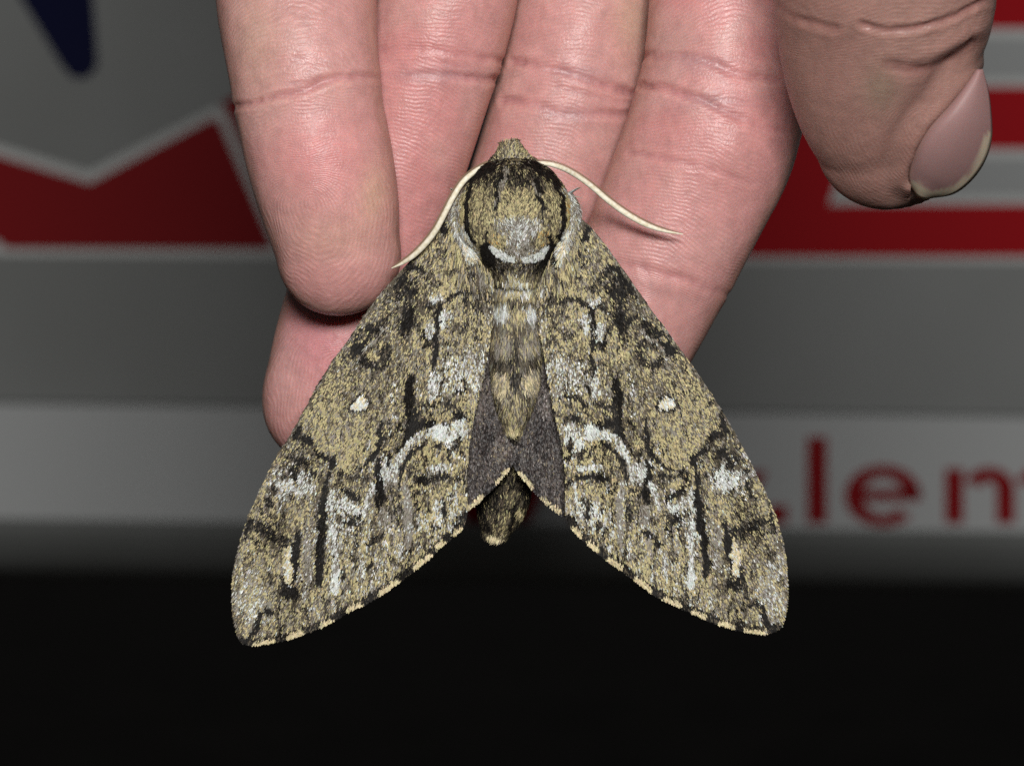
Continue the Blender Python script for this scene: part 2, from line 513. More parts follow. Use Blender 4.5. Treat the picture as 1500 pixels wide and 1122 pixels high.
mixc(blob(980, 70, 50, 40) * (fid == 3), (0.48, 0.29, 0.26), .7)
mixc(blob(1040, 320, 90, 90) * (fid == 3), (0.57, 0.285, 0.27), .6)
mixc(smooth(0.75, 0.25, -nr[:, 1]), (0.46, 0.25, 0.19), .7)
tan_shade_c = (0.315, 0.182, 0.15)
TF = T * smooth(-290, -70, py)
mixc(TF, tan_shade_c, .88)
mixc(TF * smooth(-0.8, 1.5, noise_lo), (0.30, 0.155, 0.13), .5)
mixc(blob(1290, 130, 26, 34) * T, (0.29, 0.21, 0.155), .7)
mixc(blob(1330, 215, 22, 40) * T, (0.30, 0.16, 0.135), .6)
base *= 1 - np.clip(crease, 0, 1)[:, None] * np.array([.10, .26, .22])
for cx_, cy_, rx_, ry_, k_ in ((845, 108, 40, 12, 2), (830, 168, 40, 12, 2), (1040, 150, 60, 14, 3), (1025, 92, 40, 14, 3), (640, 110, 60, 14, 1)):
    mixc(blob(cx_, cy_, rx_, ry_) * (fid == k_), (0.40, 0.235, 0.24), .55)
base *= 1.0
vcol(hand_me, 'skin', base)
vfloat(hand_me, 'pad', front * smooth(-300, -40, py) * np.where(T, .8, 1.0) * (1 - .6 * crease))

m_skin, nt, b = mat_new('skin', 0.40, 0.38)
at = node(nt, 'ShaderNodeAttribute', attribute_name='skin')
ar = node(nt, 'ShaderNodeAttribute', attribute_name='ridge')
ap = node(nt, 'ShaderNodeAttribute', attribute_name='pad')
tc = node(nt, 'ShaderNodeTexCoord')
sn = node(nt, 'ShaderNodeMath', operation='SINE'); nt.links.new(ar.outputs['Fac'], sn.inputs[0])
s1 = node(nt, 'ShaderNodeMath', operation='MULTIPLY_ADD'); nt.links.new(sn.outputs[0], s1.inputs[0]); s1.inputs[1].default_value = .5; s1.inputs[2].default_value = .5
nbr = node(nt, 'ShaderNodeTexNoise', Scale=900.0, Detail=3.0); nt.links.new(tc.outputs['Object'], nbr.inputs['Vector'])
nrm = node(nt, 'ShaderNodeMapRange'); nrm.inputs['From Min'].default_value = .35; nrm.inputs['From Max'].default_value = .62
nt.links.new(nbr.outputs[0], nrm.inputs['Value'])
s1b = node(nt, 'ShaderNodeMath', operation='MULTIPLY'); nt.links.new(s1.outputs[0], s1b.inputs[0]); s1b.inputs[1].default_value = 1.0
s2 = node(nt, 'ShaderNodeMath', operation='MULTIPLY'); nt.links.new(s1b.outputs[0], s2.inputs[0]); nt.links.new(nrm.outputs[0], s2.inputs[1])
s3 = node(nt, 'ShaderNodeMath', operation='MULTIPLY'); nt.links.new(s2.outputs[0], s3.inputs[0]); nt.links.new(ap.outputs['Fac'], s3.inputs[1])
vo = node(nt, 'ShaderNodeTexVoronoi', Scale=2300.0, feature='DISTANCE_TO_EDGE'); nt.links.new(tc.outputs['Object'], vo.inputs['Vector'])
vm = node(nt, 'ShaderNodeMapRange'); vm.inputs['From Max'].default_value = .25
nt.links.new(vo.outputs['Distance'], vm.inputs['Value'])
n2 = node(nt, 'ShaderNodeTexNoise', Scale=520.0, Detail=6.0, Roughness=.68); nt.links.new(tc.outputs['Object'], n2.inputs['Vector'])
a1 = node(nt, 'ShaderNodeMath', operation='MULTIPLY_ADD'); nt.links.new(vm.outputs[0], a1.inputs[0]); a1.inputs[1].default_value = .38; nt.links.new(s3.outputs[0], a1.inputs[2])
a2 = node(nt, 'ShaderNodeMath', operation='MULTIPLY_ADD'); nt.links.new(n2.outputs[0], a2.inputs[0]); a2.inputs[1].default_value = 1.7; nt.links.new(a1.outputs[0], a2.inputs[2])
bp = node(nt, 'ShaderNodeBump', Strength=0.45, Distance=0.00007)
nt.links.new(a2.outputs[0], bp.inputs['Height'])
nt.links.new(bp.outputs[0], b.inputs['Normal'])
# fine colour grain
n3 = node(nt, 'ShaderNodeTexNoise', Scale=620.0, Detail=6.0, Roughness=.65); nt.links.new(tc.outputs['Object'], n3.inputs['Vector'])
mr = node(nt, 'ShaderNodeMapRange'); mr.inputs['From Min'].default_value = .3; mr.inputs['From Max'].default_value = .7
mr.inputs['To Min'].default_value = .86; mr.inputs['To Max'].default_value = 1.12
nt.links.new(n3.outputs[0], mr.inputs['Value'])
r1 = node(nt, 'ShaderNodeMath', operation='MULTIPLY_ADD'); nt.links.new(s3.outputs[0], r1.inputs[0]); r1.inputs[1].default_value = .10; nt.links.new(mr.outputs[0], r1.inputs[2])
mx = node(nt, 'ShaderNodeVectorMath', operation='SCALE'); nt.links.new(at.outputs['Color'], mx.inputs[0]); nt.links.new(r1.outputs[0], mx.inputs['Scale'])
nt.links.new(mx.outputs[0], b.inputs['Base Color'])
rr = node(nt, 'ShaderNodeMapRange'); rr.inputs['To Min'].default_value = .20; rr.inputs['To Max'].default_value = .62
nt.links.new(n2.outputs[0], rr.inputs['Value']); nt.links.new(rr.outputs[0], b.inputs['Roughness'])
b.inputs['Subsurface Weight'].default_value = 0.40
b.inputs['Subsurface Radius'].default_value = (1.0, 0.32, 0.18)
b.inputs['Subsurface Scale'].default_value = 0.0022

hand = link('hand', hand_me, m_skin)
hand['label'] = 'open hand with fingers pointing down, the moth resting on its fingers'
hand['category'] = 'hand'

# thumb nail, laid on the thumb's side
bvh = BVHTree.FromObject(hand, bpy.context.evaluated_depsgraph_get())
def hit_y(x, y):
    d = Vector(P(x, y, 0.0)) - Vector((0, -CAM_D, 0)); d.normalize()
    h = bvh.ray_cast(Vector((0, -CAM_D, 0)), d)
    if h[0] is None or h[0].y > 0.0:
        return None
    return h[0].y * 1000
L_edge = curve([(1432, 104), (1412, 128), (1388, 157), (1360, 186), (1343, 214), (1334, 246), (1334, 266), (1340, 276)], 40)
R_edge = curve([(1437, 102), (1445, 132), (1450, 170), (1451, 196), (1444, 228), (1426, 258), (1398, 281), (1362, 288)], 40)
NU = 18
nvs, ncol = [], []
YL = []
for i in range(40):
    y_ = hit_y(L_edge[i][0] - 2, L_edge[i][1])
    YL.append(y_ if y_ is not None else (YL[-1] if YL else -12))
YL = np.polyval(np.polyfit(np.arange(40), YL, 3), np.arange(40)) + .1
for i in range(40):
    l, r = L_edge[i], R_edge[i]
    yl = YL[i]
    row_y = []
    for j in range(NU):
        u = j / (NU - 1)
        q = l + (r - l) * u
        if i > 34:
            q = q + np.array([-3.0, 6.0]) * math.sin(math.pi * u) * (i - 34) / 5
        y = yl - 0.55 * math.sin(min(u * 1.7, 1.0) * math.pi * .55) + 5.2 * u ** 2.2 * (np.hypot(*(r - l)) / 110)
        y += .9 * (1 - smooth(0, .16, u)) * (1 - smooth(30, 36, i))
        nvs.append(P(q[0], q[1], y))
        dfree = seg_dist(np.array([q[0]]), np.array([q[1]]), [(1452, 205), (1444, 230), (1426, 259), (1398, 282), (1362, 290), (1338, 276)])[0]
        k = 1 - smooth(9.5, 14, dfree + 1.5 * math.sin(u * 11 + i * .4))
        ke = (1 - smooth(0, .13, u)) * (1 - k)
        ncol.append((np.array([.285, .165, .158]) * (1 - ke) + np.array([.25, .145, .12]) * ke) * (1 - k) + np.array([.47, .39, .29]) * k)
nvs = np.array(nvs)
i, j = np.meshgrid(np.arange(39), np.arange(NU - 1), indexing='ij')
q = np.stack([i * NU + j, i * NU + j + 1, (i + 1) * NU + j + 1, (i + 1) * NU + j], -1).reshape(-1, 4)
me = mesh_np('thumb_nail', nvs, q)
vcol(me, 'nail', np.array(ncol))
m_nail, nt, b = mat_new('nail', 0.5, 0.3)
at = node(nt, 'ShaderNodeAttribute', attribute_name='nail'); nt.links.new(at.outputs['Color'], b.inputs['Base Color'])
tc = node(nt, 'ShaderNodeTexCoord'); nz = node(nt, 'ShaderNodeTexNoise', Scale=500.0, Detail=4.0)
nt.links.new(tc.outputs['Object'], nz.inputs['Vector'])
bp = node(nt, 'ShaderNodeBump', Strength=.15, Distance=.0001); nt.links.new(nz.outputs[0], bp.inputs['Height']); nt.links.new(bp.outputs[0], b.inputs['Normal'])
b.inputs['Subsurface Weight'].default_value = .15; b.inputs['Subsurface Scale'].default_value = .001
nail = link('thumb_nail', me, m_nail, hand)
sd = nail.modifiers.new('thick', 'SOLIDIFY'); sd.thickness = 0.0005; sd.offset = 0
nail['label'] = 'smooth pinkish nail with a pale free edge'

# ------------------------------------------------------------------ the moth: outlines and scale map (photo pixels)
moth = empty('moth', tuple(P(752, 400, 0)), 'large grey and tan hawk moth with patterned wings resting on the fingers', 'moth')

L_OUT = [(656, 314), (644, 330), (622, 357), (600, 383), (580, 405), (560, 427), (543, 450), (530, 468), (512, 496), (491, 524), (470, 557), (447, 600), (425, 640),
         (410, 661), (385, 711), (367, 750), (356, 783), (346, 822), (342, 850), (342, 880), (345, 910), (350, 931), (356, 940)]
L_MAR = [(356, 940), (373, 944), (402, 939), (424, 934), (444, 927), (472, 916), (488, 908), (513, 893), (529, 886), (559, 869), (585, 851), (609, 832), (631, 814),
         (640, 803), (653, 793), (669, 781), (679, 770), (683, 755), (684, 740)]
L_INN = [(684, 735), (684, 690), (687, 650), (693, 612), (701, 578), (709, 540), (717, 500), (722, 460), (722, 430), (722, 405), (705, 375), (690, 335)]
R_OUT = [(841, 312), (851, 320), (866, 333), (887, 359), (905, 384), (922, 408), (940, 434), (955, 456), (972, 477), (989, 502), (1007, 526), (1028, 556), (1053, 596),
         (1067, 620), (1084, 650), (1102, 685), (1117, 714), (1129, 740), (1140, 770), (1148, 806), (1152, 845), (1152, 875), (1148, 903), (1143, 917), (1138, 921)]
R_MAR = [(1138, 921), (1121, 927), (1092, 924), (1072, 919), (1054, 913), (1031, 904), (1013, 896), (994, 887), (973, 878), (951, 864), (930, 848), (907, 832), (887, 817),
         (870, 803), (847, 783), (838, 773), (831, 762), (828, 750)]
R_INN = [(828, 748), (828, 700), (825, 660), (821, 640), (814, 610), (807, 570), (798, 520), (791, 482), (787, 450), (787, 425), (790, 405), (806, 375), (822, 335)]
L_POLY = L_OUT + L_MAR[1:] + L_INN
R_POLY = R_OUT + R_MAR[1:] + R_INN

# scale kinds: black, dark brown, tan, grey, white, cream, orange
KIND = np.array([lin(22, 19, 16), lin(88, 80, 66), lin(182, 170, 127), lin(138, 132, 122), lin(208, 212, 208), lin(212, 198, 160), lin(196, 152, 78)])
KK, KD, KT, KG, KW, KC, KO = range(7)
X0, Y0, MW, MH = 320, 180, 860, 790
GX, GY = np.meshgrid(np.arange(MW) + X0, np.arange(MH) + Y0)
GX = GX.astype(float); GY = GY.astype(float)
wobx = 1.3 * grid_noise(MW, MH, 9, 9, 11) + 1.2 * grid_noise(MW, MH, 4, 5, 12)
woby = 1.7 * grid_noise(MW, MH, 9, 12, 13) + 1.5 * grid_noise(MW, MH, 4, 6, 14)
QX, QY = GX + wobx, GY + woby
W = np.zeros((MH, MW, 7))
def setbase(mask, w):
    W[mask] = np.asarray(w, float)
def paint(m, w, k=1.0):
    global W
    m = np.clip(m * k, 0, 1)[..., None]
    W = W * (1 - m) + np.asarray(w, float) * m
def kinds(**d):
    w = np.zeros(7)
    for k, v_ in d.items():
        w['KDTGWCO'.index(k)] = v_
    return w
BLACK = kinds(K=.95, D=.05)
DARK = kinds(K=.70, D=.22, T=.05, G=.03)
DUSK = kinds(K=.36, D=.38, T=.14, G=.12)
WHITE = kinds(W=.84, G=.10, D=.06)
PALE = kinds(W=.42, G=.26, D=.18, T=.10, K=.04)
TAN = kinds(T=.44, D=.30, G=.23, K=.03)
GREY = kinds(G=.60, D=.24, W=.14, K=.02)
CREAM = kinds(C=.70, T=.22, G=.08)
BASE = kinds(T=.285, D=.345, G=.255, K=.085, W=.03)

pairs = [((601.7, 556), (908, 560)), ((528, 590), (976, 590)), ((468, 853), (1033, 839)), ((383, 897), (1108, 878)), ((671, 573), (830, 572)), ((642, 632), (867, 637)),
         ((648, 697), (863, 696)), ((636, 530), (869, 535)), ((684, 745), (828, 750)), ((358, 942), (1138, 921)), ((342, 850), (1152, 852)), ((436, 640), (1062, 632)),
         ((557, 742), (952, 750)), ((650, 440), (852, 440)), ((545, 490), (960, 490))]
A = np.array([[p[0][0], p[0][1], 1] for p in pairs]); B = np.array([p[1] for p in pairs])
AFF = np.linalg.lstsq(A, B, rcond=None)[0]
def mir(pts):
    out = []
    for x, y in pts:
        a, b_ = np.array([x, y, 1]) @ AFF
        out.append((a + 2.6 * math.sin(y * .043 + x * .021) + 1.4 * math.sin(x * .09), b_ + 2.8 * math.sin(x * .037 + 1.3) + 1.5 * math.sin(y * .08)))
    return out

def clip_box(pts, pad):
    xs = [p[0] for p in pts]; ys = [p[1] for p in pts]
    return (max(0, int(min(xs) - pad - X0)), min(MW, int(max(xs) + pad - X0)), max(0, int(min(ys) - pad - Y0)), min(MH, int(max(ys) + pad - Y0)))
def stroke(pts, wd, w, k=1.0, soft=.35, both=True, raw=False):
    for side in ((0, 1) if both else (0,)):
        pp = mir(pts) if side else pts
        ww = wd if isinstance(wd, (list, tuple)) else [wd] * len(pp)
        x0, x1, y0, y1 = clip_box(pp, max(ww) + 12)
        if x1 <= x0 or y1 <= y0:
            continue
        qx, qy = (GX, GY) if raw else (QX, QY)
        d = seg_dist(qx[y0:y1, x0:x1], qy[y0:y1, x0:x1], pp, ww)
        m = np.clip((1 - smooth(1 - soft, 1 + soft, d)) * min(1, k * 1.2), 0, 1)[..., None]
        W[y0:y1, x0:x1] = W[y0:y1, x0:x1] * (1 - m) + np.asarray(w, float) * m
def patch(cx, cy, rx, ry, w, k=1.0, ang=0, both=True, soft=.45):
    for side in ((0, 1) if both else (0,)):
        (x, y), an = ((cx, cy), ang) if not side else (mir([(cx, cy)])[0], -ang)
        x0, x1, y0, y1 = clip_box([(x, y)], max(rx, ry) * 1.7 + 10)
        if x1 <= x0 or y1 <= y0:
            continue
        a = math.radians(an)
        dx, dy = QX[y0:y1, x0:x1] - x, QY[y0:y1, x0:x1] - y
        d = np.hypot((dx * math.cos(a) + dy * math.sin(a)) / rx, (-dx * math.sin(a) + dy * math.cos(a)) / ry)
        m = np.clip((1 - smooth(1 - soft, 1 + soft, d / 1.08)) * min(1, k * 1.2), 0, 1)[..., None]
        W[y0:y1, x0:x1] = W[y0:y1, x0:x1] * (1 - m) + np.asarray(w, float) * m

W[:] = BASE
# ---- broad tone of the wings
patch(500, 630, 52, 46, TAN, .75, 30)
patch(470, 560, 55, 22, kinds(T=.5, D=.33, G=.15, K=.02), .6, -58)
patch(640, 385, 40, 60, TAN, .55)
patch(672, 470, 38, 46, TAN, .5)
patch(665, 415, 30, 20, TAN, .5)
patch(590, 520, 30, 40, kinds(T=.28, D=.32, G=.32, K=.08), .7)
patch(690, 545, 18, 36, PALE, .48, 12)
patch(655, 545, 22, 26, PALE, .4)
patch(425, 706, 32, 26, PALE, .65, -50)
patch(440, 708, 20, 18, WHITE, .3)
patch(500, 765, 34, 40, PALE, .55)
patch(372, 870, 22, 50, kinds(G=.42, T=.22, W=.22, D=.14), .7)
patch(400, 830, 20, 40, kinds(T=.34, D=.34, G=.26, K=.06), .7)
patch(560, 800, 70, 40, kinds(T=.34, D=.26, G=.26, W=.12, K=.02), .8, -35)
patch(520, 860, 70, 24, kinds(T=.42, D=.22, G=.22, W=.14), .7, -30)
patch(640, 760, 40, 24, kinds(T=.34, D=.22, G=.16, W=.28), .8, -30)
patch(640, 725, 40, 22, kinds(T=.46, D=.30, G=.18, K=.06), .8)
patch(642, 668, 34, 26, kinds(T=.56, D=.24, G=.10, K=.10), .8)
patch(380, 740, 30, 40, kinds(T=.35, D=.28, G=.25, K=.12), .7, -30)
patch(598, 440, 24, 50, DUSK, .42, 30); patch(540, 505, 34, 20, DUSK, .40, -45); patch(577, 640, 22, 30, DUSK, .40, 20); patch(445, 668, 28, 16, DUSK, .5, 25)
patch(405, 785, 32, 18, DUSK, .5, 25); patch(645, 704, 36, 10, DUSK, .35); patch(650, 610, 40, 14, DUSK, .35, -12); patch(700, 440, 22, 14, DUSK, .4); patch(585, 545, 18, 40, DUSK, .30)
patch(425, 860, 22, 22, DUSK, .35); patch(510, 722, 22, 12, DUSK, .35, 20); patch(558, 710, 16, 36, DUSK, .35); patch(380, 690, 10, 60, DUSK, .35, 28); patch(475, 760, 12, 70, DUSK, .30); patch(500, 540, 14, 60, DUSK, .25, 40)
# smaller marks
for cx_, cy_, rx_, ry_, w_ in ((648, 372, 8, 12, DUSK), (628, 408, 8, 6, DUSK), (560, 445, 9, 6, DUSK), (612, 470, 6, 12, DUSK), (575, 560, 6, 10, DUSK), (585, 590, 5, 12, DUSK), (620, 560, 5, 7, DUSK),
        (545, 620, 5, 9, DUSK), (530, 655, 6, 5, DUSK), (497, 700, 6, 10, DARK), (495, 755, 5, 9, DUSK), (524, 775, 7, 5, DARK), (548, 765, 6, 8, DUSK), (577, 745, 5, 10, DUSK), (612, 720, 6, 5, DARK),
        (612, 765, 6, 10, DUSK), (660, 730, 6, 8, DUSK), (670, 765, 6, 8, DARK), (388, 755, 7, 8, DUSK), (395, 735, 5, 8, DARK), (408, 775, 6, 8, DUSK), (430, 730, 5, 9, DUSK), (462, 760, 5, 9, DUSK),
        (385, 800, 7, 12, DUSK), (365, 820, 6, 12, DUSK), (395, 845, 6, 12, DUSK), (440, 870, 8, 7, DUSK), (455, 850, 5, 12, DUSK), (480, 880, 7, 6, DUSK), (520, 815, 7, 8, DUSK), (505, 840, 5, 10, DUSK),
        (545, 830, 8, 7, DUSK), (575, 820, 6, 8, DUSK), (602, 800, 6, 8, DUSK), (620, 785, 6, 9, DUSK), (655, 520, 5, 6, DUSK), (672, 515, 4, 6, DUSK), (700, 490, 5, 8, DUSK), (662, 400, 8, 6, DUSK),
        (690, 400, 8, 8, DUSK), (640, 415, 8, 5, DUSK), (470, 610, 8, 4, DUSK), (500, 575, 6, 4, DUSK), (455, 595, 6, 5, DUSK), (480, 585, 6, 4, DUSK), (520, 560, 6, 5, DUSK), (560, 580, 5, 8, DUSK)):
    patch(cx_, cy_, rx_, ry_, w_, .75, rng.uniform(-25, 25))
for pts_, wd_ in (([(610, 650), (622, 668), (626, 690)], 4), ([(640, 655), (632, 672), (636, 685)], 4), ([(656, 660), (662, 678), (660, 690)], 4), ([(575, 712), (570, 735), (574, 770)], 5), ([(606, 720), (612, 745), (610, 775)], 5),
        ([(528, 750), (522, 790), (520, 830)], 4), ([(505, 775), (502, 810)], 4), ([(548, 800), (545, 835)], 4), ([(430, 880), (432, 915)], 4), ([(475, 870), (478, 905)], 4), ([(518, 850), (520, 880)], 4), ([(420, 730), (412, 760), (402, 800)], 4)):
    stroke(pts_, wd_, DUSK, .8)
# fine lengthwise streaks between the veins and little cross dabs
r5 = np.random.default_rng(55)
def streaks(n, box, lens, wds, ws, k, cross=False):
    for _ in range(n):
        x_, y_ = r5.uniform(box[0], box[1]), r5.uniform(box[2], box[3])
        if not in_poly(np.array([x_]), np.array([y_]), L_POLY)[0]:
            continue
        dx_, dy_ = (x_ - 697) * .92, y_ - 185
        n_ = math.hypot(dx_, dy_); dx_, dy_ = dx_ / n_, dy_ / n_
        if cross:
            dx_, dy_ = dy_, -dx_ + r5.uniform(-.5, .5)
        L_ = r5.uniform(*lens); b_ = r5.uniform(-2, 2)
        stroke([(x_, y_), (x_ + dx_ * L_ * .5 + b_, y_ + dy_ * L_ * .5), (x_ + dx_ * L_, y_ + dy_ * L_)], [2, r5.uniform(*wds), 1.5], ws[r5.integers(len(ws))], k * r5.uniform(.6, 1), soft=.5)
streaks(190, (345, 690, 660, 930), (18, 50), (3, 6), [PALE, PALE, GREY, DUSK, DARK, TAN, kinds(T=.2, D=.6, K=.2)], .75)
streaks(90, (470, 720, 400, 700), (12, 34), (3, 5), [PALE, GREY, DUSK, TAN, DARK], .6)
streaks(60, (560, 690, 580, 800), (8, 18), (3, 5), [DARK, DUSK, PALE], .75, True)
streaks(45, (560, 720, 330, 560), (8, 18), (3, 5), [DARK, DUSK, TAN], .7, True)
streaks(30, (345, 470, 650, 900), (8, 16), (3, 5), [DARK, DUSK, PALE], .7, True)
# ---- dark clouds near the base and along the front edge
stroke([(645, 320), (650, 330), (654, 340)], 10, BLACK)
stroke([(588, 398), (606, 390), (620, 398)], 9, DARK, .9)
patch(585, 412, 14, 9, BLACK, .8, -40); patch(598, 428, 15, 8, BLACK, .8, -20); patch(604, 414, 8, 10, DARK, .8)
patch(600, 446, 8, 10, DARK, .9); patch(597, 470, 9, 18, BLACK, .75, 10); patch(628, 448, 13, 6, DARK, .85, -8)
patch(612, 440, 12, 8, DUSK, .8); patch(594, 492, 7, 10, DUSK, .8); patch(575, 430, 10, 10, DUSK, .7)
stroke([(708, 434), (690, 428), (674, 428), (660, 434), (650, 443)], 8, DARK, .9)
stroke([(712, 428), (690, 424)], 9, DUSK, .8)
stroke([(686, 450), (704, 452), (718, 456)], 11, DUSK, .7); patch(674, 482, 11, 8, DUSK, .8); patch(690, 470, 12, 7, DUSK, .6); patch(655, 475, 8, 6, DUSK, .6)
stroke([(645, 448), (641, 468), (638, 490), (637, 515), (636.5, 534), (637, 546)], [6, 8, 9, 9, 8, 4], BLACK)
patch(629, 484, 8, 14, PALE, .9, 8); patch(655, 462, 10, 8, PALE, .8, 20); patch(640, 438, 9, 6, PALE, .9); patch(650, 470, 5, 10, PALE, .7)
patch(627, 503, 9, 7, DARK, .85); stroke([(633, 527), (620, 533), (608, 541)], 5, DUSK, .6)
patch(635, 566, 6, 18, PALE, .9); patch(630, 515, 8, 6, TAN, .6)
# front-edge ocellus-like cloud
patch(541, 488, 22, 9, BLACK, .8, -33); patch(524, 508, 12, 8, BLACK, .75, -50); patch(556, 478, 12, 6, DARK, .8, -15)
stroke([(533, 526), (540, 534), (552, 538), (563, 531), (571, 519), (571, 507), (563, 497)], 9, DARK, .8)
patch(556, 508, 18, 20, DUSK, .65); patch(566, 518, 8, 12, DARK, .8); patch(540, 528, 10, 7, DARK, .85); patch(547, 519, 8, 6, TAN, .75); patch(531, 492, 6, 4, TAN, .8, -30)
stroke([(568, 480), (552, 496), (531, 513)], 5, GREY, .9); patch(546, 552, 5, 7, DUSK, .7); patch(560, 512, 5, 8, DUSK, .8)
patch(512, 549, 3, 3, DARK, .9)
# cell spot
# ---- long dashes and wavy cross lines
stroke([(601.5, 553), (600, 575), (602, 600), (604, 622), (600, 638), (594, 650)], [10, 13, 13, 16, 14, 4], BLACK)
stroke([(606, 602), (621, 594), (632, 592), (639, 584), (646, 588)], [8, 8, 7, 6, 3], DARK)
stroke([(650, 597), (655, 588), (663, 579), (674, 572), (684, 569), (692, 573)], [5, 7, 7, 7, 6, 4], DARK)
stroke([(606, 626), (618, 618), (629, 623), (636, 616), (648, 623), (656, 622)], [12, 10, 10, 8, 6, 5], BLACK, .9)
patch(668, 608, 11, 6, BLACK, .95, -8); stroke([(656, 618), (664, 608)], 5, DARK, .9); stroke([(676, 606), (684, 614)], 6, DARK, .8)
patch(619, 606, 8, 6, TAN, .8); patch(648, 608, 12, 12, TAN, .75); patch(675, 588, 13, 9, TAN, .8)
patch(618, 636, 11, 6, PALE, .8, -10); patch(643, 632, 11, 11, WHITE, 1); patch(672, 628, 11, 15, kinds(W=.5, G=.25, T=.15, D=.1), 1, 10); patch(657, 645, 6, 7, WHITE, .9)
patch(664, 655, 6, 10, PALE, .8)
stroke([(604, 643), (596, 655), (588, 670), (583, 688), (578, 706)], [7, 11, 10, 9, 6], kinds(W=.40, G=.32, D=.18, T=.10), .85)
stroke([(626, 649), (611, 656), (600, 667), (592, 682), (587, 700), (585, 712)], [9, 9, 8, 8, 7, 4], DARK, .9)
patch(620, 702, 9, 6, BLACK, .95, -10); patch(648, 697, 15, 5, BLACK, .97, 0); patch(671, 645, 5, 8, DARK, .9); stroke([(660, 697), (676, 700)], 5, DARK, .6)
patch(645, 684, 16, 5, PALE, .8); patch(606, 690, 9, 9, DUSK, .6)
stroke([(560, 617), (558, 636), (556, 654), (549, 666), (541, 675), (531, 684), (518, 688)], [5, 8, 10, 7, 5, 4, 3], BLACK, .8)
stroke([(588, 619), (581, 631), (571, 640), (561, 644)], 6, DARK, .85); stroke([(594, 646), (586, 654), (582, 664)], 6, DARK, .8)
stroke([(555, 676), (555, 700), (557, 722), (557, 744)], [10, 15, 14, 7], BLACK)
patch(569, 690, 10, 16, kinds(W=.42, G=.34, D=.16, T=.08), 1, 0); patch(575, 650, 10, 7, TAN, .6); patch(577, 725, 8, 12, DUSK, .6)
stroke([(546, 712), (541, 728), (534, 746)], 9, kinds(W=.5, G=.32, D=.18), .9); patch(516, 745, 12, 8, PALE, .8, 20); patch(503, 736, 5, 8, PALE, .8)
stroke([(502, 717), (511, 722), (524, 732)], [9, 10, 7], BLACK, .9); patch(517, 709, 10, 6, TAN, .8); patch(513, 764, 9, 4, DARK, .8, 10)
stroke([(536, 690), (540, 702), (530, 712)], 7, DUSK, .7)
patch(562, 758, 7, 14, GREY, .9, 0); stroke([(594, 712), (600, 745), (600, 780), (596, 810)], [6, 15, 11, 5], kinds(G=.72, W=.18, D=.10), .95)
stroke([(565, 781), (552, 789), (539, 798)], [5, 9, 7], DARK, .85); stroke([(586, 730), (590, 770), (592, 810)], 6, DUSK, .6)
stroke([(626, 722), (628, 750)], 6, DUSK, .8); stroke([(651, 732), (652, 756)], 7, DARK, .75); stroke([(633, 765), (634, 785)], 6, DARK, .7); patch(640, 745, 6, 14, PALE, .8); patch(664, 750, 8, 14, PALE, .7)
# ---- outer part
stroke([(441, 612), (438, 628), (434, 640)], [5, 8, 8], BLACK)
stroke([(436, 639), (454, 645), (461, 652), (467, 664), (477, 669), (488, 674), (490, 684)], [8, 10, 9, 9, 9, 9, 6], BLACK, .85)
patch(444, 676, 12, 8, DARK, .9, 20); patch(456, 656, 10, 8, DUSK, .8); patch(432, 690, 6, 8, DARK, .8); patch(426, 665, 8, 10, DUSK, .7); patch(456, 688, 8, 12, DUSK, .6)
patch(404, 720, 5, 7, DARK, .85); patch(416, 757, 5, 8, DUSK, .9); patch(447, 735, 5, 9, DUSK, .7)
stroke([(483, 684), (478, 715), (474, 740), (473, 765), (470, 800), (468, 830), (468, 855)], [5, 8, 10, 12, 12, 11, 8], BLACK, .95)
patch(486, 735, 6, 20, PALE, .8, 5); stroke([(368, 762), (364, 775), (361, 786)], 7, BLACK, .9)
stroke([(378, 771), (398, 784), (417, 793), (428, 800)], [14, 16, 14, 8], DARK, .8)
stroke([(437, 778), (435, 805), (432, 832), (429, 850)], [8, 11, 10, 7], BLACK)
stroke([(424, 800), (423, 822), (425, 852)], [7, 11, 8], kinds(C=.45, W=.30, T=.20, D=.05), 1)
patch(424, 864, 12, 9, BLACK, .95, 15); stroke([(415, 842), (414, 856), (410, 868)], 7, DARK, .9)
patch(436, 745, 10, 12, TAN, .7); patch(425, 775, 8, 8, TAN, .7); patch(452, 815, 6, 40, GREY, .65)
stroke([(383, 897), (391, 893), (399, 898)], 7, BLACK, .95); stroke([(383, 898), (378, 910), (373, 924), (367, 932)], [9, 8, 8, 8], BLACK, .95)
stroke([(406, 868), (407, 900), (410, 934)], [7, 6, 7], DUSK, .9); stroke([(447, 880), (454, 912)], 6, DUSK, .7); stroke([(494, 866), (498, 896)], 6, DUSK, .8)
stroke([(540, 848), (545, 872)], 6, DUSK, .6); stroke([(592, 812), (594, 838)], 6, DUSK, .8)
stroke([(489, 770), (492, 820), (492, 864)], [6, 9, 8], kinds(W=.50, G=.38, D=.12), .8); patch(491, 852, 6, 14, WHITE, .7); patch(530, 832, 5, 14, PALE, .8); patch(586, 808, 4, 12, PALE, .8)
